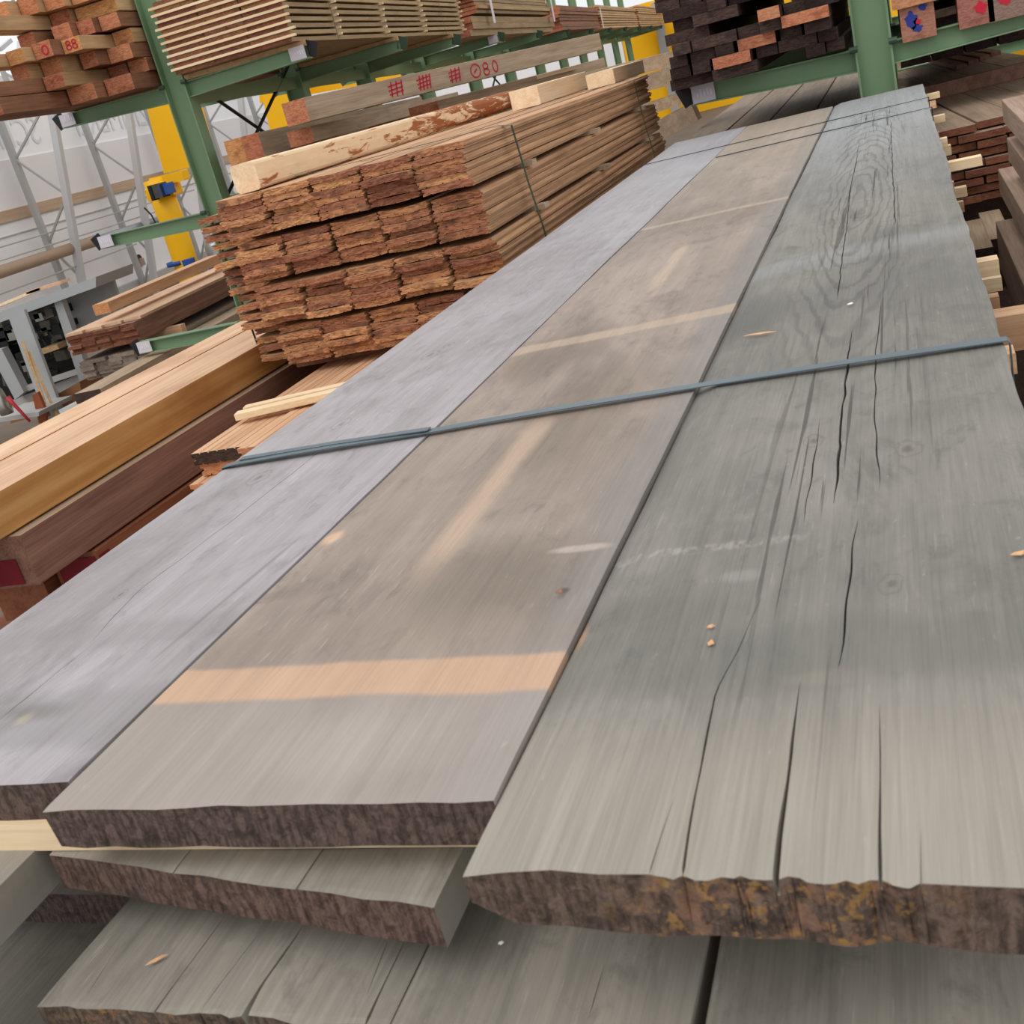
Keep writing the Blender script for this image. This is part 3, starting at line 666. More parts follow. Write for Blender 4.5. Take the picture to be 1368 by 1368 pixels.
# crosswise laths between layers
def lath(x0, x1, y, z0, h, w, mat, lab, grp='spacer laths in the grey stack', rz=0, name='spacer_lath'):
    return MB().box(0, x1-x0, 0, w, 0, h).build(name, mat, loc=(x0, y, z0), rz=rz, bevel=.0015, label=lab, cat='lath', group=grp)
lath(-.95, -.262, .5065, Z2+.0005, .0215, .05, M_lath_x, 'pale fresh lath across the stack right under the middle board end', rz=.006)
sticks = [  # px of the right end (top corner), protrusion level z, y from unprojection
    ((1255,122), 1.2,   .032, .018, M_lath_x, 'farthest pale lath end poking out right of the grey stack'),
    ((1250,134), 1.135, .030, .020, M_bat_x, 'tan lath end just below the farthest pale one right of the grey stack'),
    ((1262,152), 1.2,   .034, .020, M_lath_x, 'long pale lath end poking out near the far right corner of the grey stack'),
    ((1254,176), 1.14,  .030, .022, M_bat_x, 'small brown lath end below the long pale one'),
    ((1265,183), 1.2,   .030, .020, M_lath_x, 'stubby pale lath end above the yellowish one, right of the stack'),
    ((1270,193), 1.14,  .034, .024, M_lath_x, 'yellowish lath end above the longest protruding lath'),
    ((1311,207), 1.2,   .036, .022, M_lath_x, 'longest pale lath poking out far to the right of the grey stack'),
    ((1274,242), 1.16,  .025, .026, M_bat_x, 'thin brown lath end under the longest protruding lath'),
    ((1291,248), 1.12,  .034, .020, M_lath_x, 'short squarish pale lath end beside the red-brown board ends'),
    ((1287,268), 1.08,  .028, .022, M_bat_x, 'pinkish lath end at the bottom corner of the red-brown board pile'),
    ((1333,343), 1.16,  .036, .022, M_lath_x, 'yellow-white lath end, upper of the middle pair right of the stack'),
    ((1337,367), 1.10,  .036, .022, M_lath_x, 'yellow-white lath end, lower of the middle pair right of the stack'),
    ((1334,393), 1.05,  .034, .024, M_bat_x, 'brownish lath end under the middle pair right of the stack'),
    ((1355,466), 1.13,  .040, .030, M_bat_x, 'rounded brown lath end nearest the strap on the right')]
for (px, z, w, h, mt, lab) in sticks:
    gt = min((1.2172, 1.1612, 1.0952, 1.0372, .9772), key=lambda g: abs(g-z)); hh = {1.2172:.0205, 1.1612:.0265, 1.0952:.0245, 1.0372:.0265, .9772:.0265}[gt]
    p = onz(px[0], px[1], gt)
    lath(-.88, p.x, p.y - w*.5, gt-hh, hh, w, mt, lab)
p = onz(1335, 412, 1.13)
MB().box(0, .9, 0, .05, -.055, 0).build('bearer_batten', M_bat_x, loc=(.068, p.y-.05, 1.13), bevel=.002, label='thick tan batten reaching out to the right picture edge below the strap end', cat='batten')

# steel strap over the stack
def strap(pts, w, th, mat, name, up, smooth=False, **k):
    mb = MB(); P = [Vector(p) for p in pts]; U = Vector(up).normalized()
    vs = []
    for i, p in enumerate(P):
        d = (P[min(i+1,len(P)-1)]-P[max(i-1,0)]).normalized(); s_ = U; n = d.cross(s_).normalized()
        vs += [p+s_*w/2+n*th/2, p-s_*w/2+n*th/2, p-s_*w/2-n*th/2, p+s_*w/2-n*th/2]
    n = len(P); fs = [(i*4+j, i*4+(j+1)%4, (i+1)*4+(j+1)%4, (i+1)*4+j) for i in range(n-1) for j in range(4)] + [(3,2,1,0), ((n-1)*4,(n-1)*4+1,(n-1)*4+2,(n-1)*4+3)]
    mb.add(vs, fs); return mb.build(name, mat, **k)
s0, s1, s2, s3 = [onz(x, y, 1.252) for x, y in ((308,621), (570,578), (925,518), (1342,455))]
pts = [(XL-.0035, s0.y, .70), (XL-.0035, s0.y, 1.22), (XL-.002, s0.y, 1.2515)]
line = [(s0.x+.01, s0.y), (s1.x, s1.y), (s2.x, s2.y), (XE+.004, s3.y)]
for (a_, b_) in zip(line, line[1:]):
    for i in range(12):
        f = i/12; pts.append((a_[0]+(b_[0]-a_[0])*f, a_[1]+(b_[1]-a_[1])*f, 1.2535 + .0012*math.sin(f*math.pi)))
pts += [(XE+.0035, s3.y, 1.2535), (XE+.006, s3.y, 1.2505), (XE+.006, s3.y, 1.2), (XE+.006, s3.y, .70)]
st = empty('steel_strap', (0, s1.y, 1.25), 0, label='flat blue-grey steel strap across the three wide grey boards', cat='strap')
o = strap(pts, .0165, .0012, M_strap, 'band', (0,1,0)); o.parent = st; o.location = (0, -s1.y, -1.25)
pts2 = [(s0.x+.012, s0.y+.010, 1.2553), (s1.x-.13, s1.y+.004, 1.2556), (s1.x+.004, s1.y+.001, 1.2560)]
o = strap(pts2, .013, .0012, M_strap, 'overlap_tail', (0,1,0)); o.parent = st; o.location = (0, -s1.y, -1.25)
for i, (a_, b_) in enumerate((((866,219), (1240,130)), ((976,206), (1245,143)))):
    A = onz(*a_, 1.2535); B = onz(*b_, 1.2535)
    x0 = XL-.004 if i == 0 else XM+.01
    MB().tube([(x0, A.y, .7 if i == 0 else 1.2535), (x0, A.y, 1.2535), (XR, (A.y+B.y)/2, 1.2545), (XE+.006, B.y, 1.2535), (XE+.006, B.y, .7)][(0 if i == 0 else 1):], .0018, 6).build('binding_wire', M_strapd,
        label=['thin dark binding wire across the far end of the grey boards, farther one', 'thin dark binding wire across the far end of the grey boards, nearer one'][i], cat='wire')

# debris
def chip(px, z, L, w, a, mat, lab, h=.0015):
    p = onz(*px, z)
    MB().add([(-L/2,0,0),(0,-w/2,0),(L/2,0,0),(0,w/2,0),(-L/4,0,h),(L/4,0,h*1.2)], [(0,1,4),(4,1,5),(5,1,2),(0,4,3),(4,5,3),(5,2,3),(0,3,2,1)]).build('wood_chip', mat, loc=(p.x, p.y, z+.001), rz=a, label=lab, cat='wood chip')
M_chip = plain('fresh_wood_chip', (222,172,128), .8)
M_chipw = plain('white_fleck', (232,228,222), .8)
chip((950,839), 1.252, .006, .004, .3, M_chip, 'tiny orange wood chip on the right top board, farther of two')
chip((950,861), 1.252, .007, .005, 1.3, M_chip, 'tiny orange wood chip on the right top board, nearer of two')
chip((1015,447), 1.252, .045, .004, -.1, M_chip, 'thin pale splinter just beyond the strap')
chip((1362,741), 1.252, .012, .006, .2, M_chip, 'pale chip at the right picture edge on the top board')
chip((1136,407), 1.252, .010, .006, .5, M_chipw, 'white fleck beyond the strap on the right top board')
chip((210,1284), Z3+.001, .017, .003, .75, M_chip, 'pale splinter lying on the cracked bottom left board')
chip((748,792), 1.252, .008, .006, .9, M_redbrown, 'small brown curl on the middle top board')
chip((670,1262), Z3+.005, .004, .003, .4, M_chipw, 'white fleck on the narrow bottom centre board')

# ================================================================= BIG BEAMS LEFT
def timber(name, x0, x1, y0, y1, z0, z1, mats, lab, grp=None, rz=0, bev=.003, cat='beam', rx=0):
    o = MB().box(0, x1-x0, 0, y1-y0, 0, z1-z0, endmi=1).build(name, mats, loc=(x0, y0, z0), rz=rz, bevel=bev, label=lab, cat=cat, group=grp)
    return o
bz1, bz0 = 1.085, .992
# the outer beam shows an ochre side and a pale top: two faces of one stick
def two_face(name, x0, x1, y0, y1, z0, z1, mtop, mside, mend, lab, cat='beam'):
    mb = MB(); w, L, h = x1-x0, y1-y0, z1-z0
    vs = [(0,0,0),(w,0,0),(w,L,0),(0,L,0),(0,0,h),(w,0,h),(w,L,h),(0,L,h)]
    mb.add(vs, [(4,5,6,7)], 0); mb.add(vs, [(0,3,2,1),(1,2,6,5),(3,0,4,7)], 1); mb.add(vs, [(0,1,5,4),(2,3,7,6)], 2)
    return mb.build(name, [mtop, mside, mend], loc=(x0,y0,z0), bevel=.003, label=lab, cat=cat)
two_face('larch_beam', -2.005, -1.9, .6, 4.6, bz0, bz1, M_beamtop, M_ochre, M_timber_e, 'pale-topped squared beam with ochre side, right one of the three on the beam pile')
two_face('larch_beam', -2.135, -2.011, .6, 4.6, bz0, bz1-.002, M_beamtop, M_ochre, M_timber_e, 'pale squared beam in the middle of the three on the beam pile')
two_face('larch_beam', -2.31, -2.162, .6, 4.6, bz0-.004, bz1-.006, M_beamtop, M_ochre, M_timber_e, 'pale squared beam with a gap beside it, left one of the three on the beam pile')
two_face('weathered_beam', -2.03, -1.872, 1.80, 4.6, .868, .987, M_greytim, M_redbrown, M_redbrown, 'brown weathered beam with red-sprayed end, second layer of the beam pile')
two_face('weathered_beam', -2.25, -2.05, 1.80, 4.6, .868, .987, M_greytim, M_redbrown, M_redbrown, 'brown weathered beam inside the second layer of the beam pile, left of the red-ended one')
two_face('brown_beam', -2.00, -1.86, 1.98, 4.6, .72, .862, M_reddish, M_reddish, M_reddish, 'reddish brown beam with red-sprayed end, third layer of the beam pile')
two_face('brown_beam', -2.18, -2.02, 1.95, 4.6, .72, .862, M_reddish, M_reddish, M_reddish, 'reddish brown beam left of the sprayed one, third layer of the beam pile')
two_face('brown_beam', -2.25, -1.88, 1.9, 4.6, .3, .71, M_reddish, M_reddish, M_reddish, 'thick dark brown timber at the bottom of the beam pile')
for i, (x0, x1, y, z0, z1) in enumerate(((-2.02, -1.91, 1.797, .875, .935), (-1.985, -1.87, 1.977, .73, .85))):
    MB().box(x0, x1, y-.0015, y, z0, z1).build('spray_mark', M_redblotch, label=['dark red spray blotch on the second layer beam end', 'dark red spray blotch on the third layer beam end'][i], cat='paint mark')
MB().box(-1.8606, -1.8594, 1.98, 2.02, .73, .85).build('spray_mark', M_redblotch, label='dark red sprayed strip around the corner of the third layer beam', cat='paint mark')
for i, y in enumerate((2.2, 4.2)):
    MB().box(-2.35, -1.85, 0, .12, -.15, .298).build('pile_support', M_rtimber, loc=(0, y, 0), label=['near timber support under the beam pile', 'far timber support under the beam pile'][i], cat='support')

# tongue-and-groove deals under the brown pile
def tg_mesh(name, w, t, L, mats, cup=0, groove=0, var=0):
    """tongue-and-groove profile extruded along y"""
    n = 6; prof = []
    def cz_(x): return cup*(((x/w)-.5)**2*4-.5)
    for i in range(n+1): x = w*i/n; prof.append((x, t+cz_(x)))
    prof.append((w, t*.66+cz_(w))); prof.append((w+t*.3, t*.6+cz_(w))); prof.append((w+t*.3, t*.38+cz_(w))); prof.append((w, t*.33+cz_(w)))
    for i in range(n, -1, -1):
        x = w*i/n; prof.append((x, cz_(x)))
        if 0 < i < n and i % 2: prof.insert(-1, (x+.0025, cz_(x))); prof[-1] = (x+.0018, cz_(x)+t*.14); prof.append((x-.0018, cz_(x)+t*.14)); prof.append((x-.0025, cz_(x)))
    prof.append((0, t*.33+cz_(0))); prof.append((t*.28, t*.4+cz_(0))); prof.append((t*.28, t*.6+cz_(0))); prof.append((0, t*.66+cz_(0)))
    if groove:
        top = [p for p in prof[:n+1]]; rest = prof[n+1:]; g = []
        for i, p in enumerate(top):
            if 0 < i < n: g += [(p[0]-.003, p[1]), (p[0], p[1]-.004), (p[0]+.003, p[1])]
            else: g.append(p)
        prof = g + rest
    N = len(prof); K = 5; vs = []
    for k in range(K):
        y = L*k/(K-1)
        for (x, z) in prof: vs.append((x + .002*math.sin(k*1.3+var), y, z + .0015*math.sin(k*1.9+var*2)*(1 if 0 < k < K-1 else .3)))
    fs = [(k*N+i, k*N+(i+1)%N, (k+1)*N+(i+1)%N, (k+1)*N+i) for k in range(K-1) for i in range(N)]
    mb = MB(); mb.add(vs, fs, 0); mb.add(vs, [tuple(range(N)), tuple(reversed(range((K-1)*N, K*N)))], 1)
    return mb.mesh(name, mats)
M_deal = wood('fresh_deal', (196,150,114), (224,184,150), (170,120,88), .06)
M_deal_e = endgrain('deal_ends', (176,118,80), (214,156,112), .12)
M_deald_e = endgrain('dark_deal_end', (58,46,38), (84,68,56), .1)
dm = tg_mesh('grooved_deal', .15, .03, 2.6, [M_deal, M_deal_e], groove=1)
dmd = tg_mesh('grooved_deal', .15, .03, 2.6, [M_deal, M_deald_e], groove=1)
for r in range(8):
    for c in range(3):
        y = 2.19 + (.0 if r == 0 else R.uniform(-.04, .02)) - (.05 if r >= 3 else 0)
        x = -1.675 + c*.158 + (0 if r == 0 else R.uniform(-.008, .006)) - (.02 if r >= 3 else 0)
        z = .968 - r*.0325 + (.006 if c == 1 and r == 0 else 0)
        inst(dmd if r == 0 and c == 0 else dm, 'grooved_deal', (x, y if not (r == 0 and c == 1) else y-.04, z), 0,
             label='grooved fresh deal between beams and grey stack, %s layer, %s from left' % (ORD[r], NTH[c]), cat='board', group='grooved deals')
for bb, wd in (((-1.70, -1.2, 2.25, 2.37, -.15, .738), 'near'), ((-1.70, -1.2, 4.1, 4.22, -.15, .738), 'far')): MB().box(*bb).build('pile_support', M_rtimber, label=wd+' one of the '+'timber supports under the grooved deals', cat='support')
a_ = onz(316, 556, 1.02); b_ = onz(470, 520, 1.02)
MB().bar(a_, b_, .035, .018).bar(a_+Vector((.0,.045,.002)), b_+Vector((0,.045,.002)), .03, .018).build('cover_strip', M_lath_x, bevel=.002, label='pale double lath lying across the grooved deals', cat='lath')

# ================================================================= BROWN STRAPPED PILE
BX, BY, BZ = -1.765, 2.80, 1.035
BT, BW, BL = .0183, .1435, 2.45
bm_ = [tg_mesh('cladding_board', BW-.004, BT-.0008, BL, [M_clad, M_clad_e], cup=c_, var=v_) for c_, v_ in ((.0036,0),(-.0032,1),(.0018,2),(-.0024,3),(.0044,4))]
z = BZ
for tier in range(4):
    shift = [.03, .012, .004, -.004][tier]; 
    for r in range(6):
        row = 23 - (tier*6+r)
        for c in range(5):
            if tier == 0 and r == 0 and c in (4,): pass
            yj = R.gauss(0, .011) + [.03, .008, 0, -.02][tier]
            if R.random() < .06: yj -= .02
            inst(bm_[R.randrange(5)], 'cladding_board', (BX + shift + c*(BW+.0055) + R.gauss(0, .0036), BY + yj, z + R.gauss(0, .0004)), R.gauss(0, .0012),
                 label='brown cladding board in the strapped pile, %s row from top, %s from left' % (ORD[row], NTH[c]), cat='board', group='cladding boards in the strapped pile')
        z += BT
    if tier < 3:
        for y in (BY+.42, BY+1.25, BY+2.1):
            MB().box(0, 5*.149+.02, 0, .045, 0, .0145).build('spacer_lath', M_greytim, loc=(BX+shift-.005, y, z-.0005), label='grey spacer lath in the strapped pile, %s gap from top, %s from near end' % (ORD[2-tier], NTH[[BY+.42, BY+1.25, BY+2.1].index(y)]), cat='lath', group='spacer laths in the strapped pile')
        z += .0155
BTOP = z
# recessed column at the left with air gaps
n6 = 17
for r in range(n6):
    zz = BZ + .01 + r*.0262
    inst(bm_[r % 5], 'cladding_board', (BX-.165 + .0035*(n6-r) + .012, BY+.10+R.gauss(0,.012), zz), -.014 if r % 2 else .01,
         label='brown cladding board in the set-back left column, %s from the top' % ORD[n6-1-r], cat='board', group='set-back column of cladding boards')
# bearers under the brown pile
for i, y in enumerate((3.2, 4.9)):
    MB().box(-1.95, -1.08, 0, .09, 0, 1.033+.15).build('pile_support', M_rtimber, loc=(0, y+1.4 if i else 5.0, -.15), label=['near dark timber prop carrying the strapped pile', 'far dark timber prop carrying the strapped pile'][i], cat='support') if i == 0 else None
MB().box(-1.78, -1.0, 2.95, 3.05, 1.0005, 1.034).build('bearer_batten', M_rtimber, label='dark batten between the strapped pile and the grooved deals', cat='batten')
XRt = BX + 5*.149 + .035
def pstrap(y, name_lab):
    pts = [(BX-.015, y, BZ+.02), (BX-.012, y, BTOP-.02), (BX-.005, y, BTOP+.003), (XRt-.06, y+.03, BTOP+.003), (XRt-.022, y+.03, BTOP-.004), (XRt-.012, y+.03, BTOP-.16), (XRt+.0, y+.03, BTOP-.28), (XRt+.012, y+.03, BZ+.02)]
    strap(pts, .013, .0012, M_strapg, 'plastic_strap', (0,1,0), label=name_lab, cat='strap')
pstrap(BY+.30, 'dark green plastic strap round the near part of the brown cladding pile')
pstrap(BY+2.0, 'dark green plastic strap round the far part of the brown cladding pile')
lx = BX-.145
strap([(lx, 2.99, BZ), (lx-.02, 2.99, BZ+.46)], .01, .001, M_strapg, 'plastic_strap', (0,1,0), label='dark green plastic strap down the set-back left column', cat='strap')

# peeled log and pale planks on top of the brown pile
n = 16; vs = []
LN = 2.55; K = 14
for k in range(K):
    y = LN*k/(K-1); t_ = max(0, min(1, (k-6)/5))
    for i in range(n):
        a = 2*math.pi*i/n; sx, sz = math.cos(a), math.sin(a)
        e1 = .35 + .65*t_
        X_ = (abs(sx)**e1)*(1 if sx > 0 else -1); Z_ = (abs(sz)**e1)*(1 if sz > 0 else -1)
        rr = 1 + .03*vnoise(k*.9+i*.3, 3)
        if k == K-1: rr *= .93
        vs.append((.04*X_*rr+.04, y, .039*Z_*rr+.039))
mb = MB(); mb.add(vs, [(k*n+i, k*n+(i+1)%n, (k+1)*n+(i+1)%n, (k+1)*n+i) for k in range(K-1) for i in range(n)], 0)
mb.add(vs, [tuple(range(n))], 1); mb.add(vs, [tuple(reversed(range((K-1)*n, K*n)))], 2)
mb.build('peeled_log_beam', [M_log, M_lath, M_log], loc=(-1.745, 2.87, BTOP+.001), smooth=False, label='half-peeled beam with patchy brown bark lying on top of the strapped pile', cat='beam')
timber('pale_plank', -1.46, -1.34, 4.6, 5.42, BTOP+.001, BTOP+.075, [M_lath, M_lath], 'pale fresh plank on the strapped pile right behind the bark end')
timber('pale_plank', -1.24, -1.12, 5.0, 5.66, BTOP+.001, BTOP+.06, [M_lath, M_lath], 'pale fresh plank at the far end on top of the strapped pile')
timber('pale_plank', -1.64, -1.05, 2.98, 4.8, BTOP+.0012, BTOP+.006, [M_lath, M_lath], 'thin pale board lying flat along the top of the strapped pile', cat='board', bev=.001) if False else None

# ================================================================= RACK LOADS, LEFT RACK
def pile(org, rz, rows, cols, bw, bt, L, mats, gap=0.0, cg=.003, jy=.01, jx=.003, name='sawn_board', lab='', grp='', stick=None, slab='', swap=None, miss=0):
    """boards plus crosswise sticks between the rows; org is the near lower left corner"""
    me = [MB().box(0, bw-cg, 0, L+dl, 0, bt, endmi=1).mesh(name, mats) for dl in (0, .02, -.03)]
    ca, sa = math.cos(rz), math.sin(rz)
    def T(x, y, z): return Vector((org[0]+x*ca-y*sa, org[1]+x*sa+y*ca, org[2]+z))
    z = 0
    for r in range(rows):
        for c in range(cols):
            if R.random() < miss: continue
            o = inst(R.choice(me), name, T(c*bw+R.gauss(0,jx), R.gauss(0,jy), z), rz,
                 label=lab % (ORD[rows-1-r], NTH[c]), cat='board', group=grp)
        z += bt
        if gap and r < rows-1:
            if stick:
                for i, y in enumerate(stick):
                    s_ = MB().box(-.012+R.uniform(-.02,0), cols*bw+.012+R.uniform(0,.02), -.013, .013, 0, gap-.0004).build('spacer_lath', M_lath_x, loc=T(0, y, z+.0002), rz=rz,
                        label=slab % (ORD[rows-2-r], NTH[i]), cat='lath', group='laths in ' + grp)
            z += gap
    return z
pp = H(.075, -.14, 2.125)
for i, v in enumerate((0.0, 1.76, 3.3)):
    MB().box(.07, .83, -.04, .04, 0, .028).build('pile_bearer', M_timber, loc=H(0, v, 2.0945), rz=PSI, label='bearer under the lath-spaced rack pile, %s from the near end' % NTH[i], cat='batten')
pile(pp, PSI, 11, 3, .245, .0225, 3.95, [M_lathpile, M_lathpile_e], gap=.0135, jy=.004, jx=.004, name='sawn_board',
     lab='brown sawn board in the lath-spaced rack pile, %s row from top, %s from left', grp='lath-spaced boards on the rack',
     stick=(.004, .78, 1.72, 2.7, 3.9), slab='pale lath in the lath-spaced pile, %s gap from top, %s from near end')
strap([tuple(H(.825, .55, 2.12)), tuple(H(.825, .55, 2.62))], .008, .001, M_strapd, 'binding_wire', tuple(EV), label='thin dark wire down the side of the lath-spaced pile, near one', cat='wire')
strap([tuple(H(.825, 3.1, 2.12)), tuple(H(.825, 3.1, 2.62))], .008, .001, M_strapd, 'binding_wire', tuple(EV), label='thin dark wire down the side of the lath-spaced pile, far one', cat='wire')
# farther piles
def simple_pile(org, rows, cols, bw, bt, L, mats, gap, lab, grp, miss=0, jx=.01, jy=.05, rz=PSI, name='sawn_board'):
    return pile(org, rz, rows, cols, bw, bt, L, mats, gap=gap, jy=jy, jx=jx, name=name, lab=lab, grp=grp, miss=miss)
simple_pile(H(.42, 4.15, 2.105), 3, 2, .2, .052, 4.3, [M_lathpile, M_red_e], .002, 'thick brown plank on the rack behind the lath-spaced pile, %s row, %s from the left', 'thick planks on the rack')
simple_pile(H(-.0+.08, 4.3, 2.29), 6, 3, .25, .028, 3.9, [M_lathpile, M_red_e], .006, 'brown board above the thick planks on the rack, %s row, %s from the left', 'boards above the thick planks')
simple_pile(H(.1, 8.7, 2.105), 8, 3, .25, .034, 3.6, [M_rtimber, M_red_e], .004, 'brown board in the third pile along the rack, %s row, %s from the left', 'third pile on the rack')
simple_pile(H(.1, 12.6, 2.105), 9, 3, .25, .028, 5.6, [M_timber, M_timber_e], .012, 'tan board in the fourth pile along the rack, %s row, %s from the left', 'fourth pile on the rack')
simple_pile(H(.1, 18.6, 2.105), 10, 3, .25, .03, 6.2, [M_timber, M_timber_e], .012, 'tan board in the farthest pile along the rack, %s row, %s from the left', 'farthest pile on the rack')
for i, (v, z0, z1) in enumerate(((4.75, 2.19, 2.5), (8.1, 2.2, 2.45), (12.5, 2.1, 2.4))):
    strap([tuple(H(.88, v, z0)), tuple(H(.88, v+.05, z1))], .09, .002, M_white, 'hanging_tag', tuple(EV), label='white tag strip hanging on a rack pile, %s along the rack' % NTH[i], cat='tag')

# timbers on middle right arms
for i, (u0, u1) in enumerate(((.21, .325), (.33, .44))):
    o = MB().box(0, u1-u0, 0, 3.4, 0, .19, endmi=1).build('square_timber', [M_greytim, M_timber_e], loc=H(u0, -.10-.02*i, 1.535), rz=PSI, bevel=.003,
        label=['thick orange-ended timber right beside the first green post, left one', 'thick orange-ended timber on the middle rack arm, right one of the pair'][i], cat='beam')
MB().box(.1, .62, -.05, .05, 0, .153).build('pile_bearer', M_rtimber, loc=H(0, .25, 1.38), rz=PSI, label='block under the thick timbers on the near middle rack arm', cat='batten')
MB().box(.1, .62, -.05, .05, 0, .153).build('pile_bearer', M_rtimber, loc=H(0, 1.76, 1.38), rz=PSI, label='block under the thick timbers on the second middle rack arm', cat='batten')
MB().box(0, .15, 0, 3.4, 0, .085, endmi=1).build('square_timber', [M_greytim, M_red_e], loc=H(.60, -.1, 1.60), rz=PSI, bevel=.003, label='flat red-ended timber beside the orange-ended pair', cat='beam')
for bb, wd in (((.46, .82, .2, .28, 1.46, 1.5985), 'near'), ((.46, .82, 1.7, 1.78, 1.46, 1.5985), 'far')): MB().box(*bb).build('pile_bearer', M_rtimber, loc=H(0, 0, 0), rz=PSI, label=wd+' one of the '+'blocks under the flat red-ended timber', cat='batten')
MB().box(.4, .56, -.04, .03, 0, .06).build('x', M_green, loc=H(0,0,1.315), rz=PSI) if False else None
# the marked beam
mk = empty('marked_beam', ony(385, 170, 6.0), -math.radians(14), label='grey-brown beam with red end and red crayon tally marks along its side', cat='beam')
MB().box(0, .17, 0, 3.6, 0, .125, endmi=1).build('timber', [M_greytim, M_red_e], mk, bevel=.003)
S = MB(); yy = .78
def stroke(pts, w=.012):
    for a_, b_ in zip(pts, pts[1:]): S.bar((.1715, yy+a_[0], a_[1]), (.1715, yy+b_[0], b_[1]), w, .0015, up=(1,0,0))
def glyph_tally(w=.16, n=3):
    for i in range(n): stroke([(i*w/n, .02), (i*w/n+.02, .105)])
    for h in (.04, .062, .085): stroke([(-.02, h-.004), (w*.8, h+.006)], .009)
def ring_(cx_, cz_, rx, rz_):
    stroke([(cx_+rx*math.cos(q*math.pi/6), cz_+rz_*math.sin(q*math.pi/6)) for q in range(13)], .010)
glyph_tally(); yy += .30; glyph_tally(.15, 4); yy += .36; glyph_tally(.14, 3); yy += .25
ring_(.05, .06, .06, .042); stroke([(.03,.05),(.07,.07)]); yy += .18
ring_(.0, .075, .03, .02); ring_(.0, .038, .035, .02); yy += .12; ring_(.0, .06, .03, .036)
S.build('crayon_marks', M_crayon, mk, label='red crayon marks')
MB().box(0, .12, 0, .1, 0, .1).build('pile_bearer', M_rtimber, loc=ony(560, 178, 7.2)+Vector((-.3,0,-.16)), rz=PSI, label='small block under the marked beam', cat='batten') if False else None
# thin pale board beneath the marked beam
p = ony(590, 140, 8.2); 
timber('pale_plank', p.x, p.x+.3, p.y-.0, p.y+1.4, p.z, p.z+.03, [M_lath, M_lath], 'pale plank peeping out between the marked beam and the log', rz=-math.radians(20))
p = ony(575, 150, 7.6)
timber('square_timber', p.x-.15, p.x+.1, p.y, p.y+2.5, p.z-.03, p.z+.06, [M_greytim, M_red_e], 'brown timber under the far half of the marked beam', rz=-math.radians(14))

# crosswise timbers beyond the strapped pile
def cross_t(pxl, pxr, Y, h, d, lab, mats=None, end=False):
    a_ = ony(*pxl, Y); b_ = ony(*pxr, Y)
    mb = MB(); dv = (b_-a_); L = dv.length
    o = MB(); o.box(0, L, 0, d, -h, 0); 
    ob = o.build('square_timber', mats or [M_greytim], loc=a_, bevel=.003, label=lab, cat='beam')
    ob.rotation_euler = (0, -math.atan2(dv.z, dv.xy.length), math.atan2(dv.y, dv.x))
cross_t((770, 100), (904, 67), 6.6, .075, .12, 'tan timber lying across behind the strapped pile, uppermost')
cross_t((800, 116), (914, 86), 6.5, .085, .14, 'tan timber lying across behind the strapped pile, second one down')
cross_t((904, 70), (985, 56), 6.9, .085, .14, 'tan timber reaching under the dark pile, right of the uppermost cross timber', [M_rtimber])
cross_t((858, 140), (909, 124), 6.5, .06, .12, 'short tan timber low behind the strapped pile, upper of two')
cross_t((858, 172), (922, 137), 6.4, .1, .14, 'short tan timber low behind the strapped pile, lower of two')
for i, (px, zt) in enumerate((((890,84), 1.58), ((900,124), 1.4))):
    pass
MB().box(-.06, .06, -.06, .06, 0, 1.22+.15).build('pile_support', M_rtimber, loc=(ony(870, 190, 6.45).x-.03, 6.56, -.15), label='dark post propping the cross timbers behind the strapped pile', cat='support')
MB().box(-.05, .05, -.05, .05, 0, 1.22+.15).build('pile_support', M_rtimber, loc=(ony(840, 190, 6.45).x-.45, 6.66, -.15), label='second dark post under the cross timbers, hidden further left', cat='support')

# ---- timbers on the upper left arms
def armt(z, u, w, h, v, mats, lab, mark=None):
    p = H(u, v, z); o = MB().box(0, w, 0, 3.2-v, 0, h, endmi=1)
    if mark:
        e = empty('square_timber', p, PSI, label=lab, cat='beam'); o.build('timber', mats, e, bevel=.003); return e
    return o.build('square_timber', mats, loc=p, rz=PSI, bevel=.003, label=lab, cat='beam')
TE = [M_timber, M_timber_e]; RE = [M_rtimber, M_red_e]
def ringm(mb, x, z, rx, rz_, y=-.0015, w=.008):
    P = [(x+rx*math.cos(q*math.pi/6), y, z+rz_*math.sin(q*math.pi/6)) for q in range(13)]
    for a_, b_ in zip(P, P[1:]): mb.bar(a_, b_, w, .002, up=(0,1,0))
    return mb
z1_ = 2.106
armt(z1_, -.72, .12, .082, -1.06, RE, 'red-brown timber low at the left picture edge on the upper left arm')
armt(z1_, -.59, .12, .082, -1.0, RE, 'long red-brown timber lying on the upper left arm, second from its tip')
armt(z1_, -.455, .17, .085, -.40, RE, 'wide red-brown timber end low on the upper left arm')
armt(z1_, -.275, .17, .085, -.30, RE, 'wide red-brown timber low on the upper left arm, touching the post')
z2_ = 2.193
e1 = armt(z2_, -.60, .12, .072, -1.22, RE, 'timber with pinkish marked end at left picture edge, second layer', 1)
ringm(MB(), .04, .035, .017, .02).build('crayon_mark', M_crayon, e1, label='red crayon ring'); ringm(MB(), .085, .035, .017, .02).build('crayon_mark', M_crayon, e1, label='red crayon ring')
armt(z2_, -.47, .12, .072, -.56, TE, 'long tan timber of the second layer with its pale side showing')
armt(z2_, -.34, .12, .072, -.1, RE, 'shaded timber of the second layer, second from the post')
armt(z2_, -.21, .12, .072, -.1, RE, 'shaded timber of the second layer against the post')
z3_ = 2.267
armt(z3_, -.60, .10, .078, -.62, TE, 'tan timber end left of the dark gap, third layer')
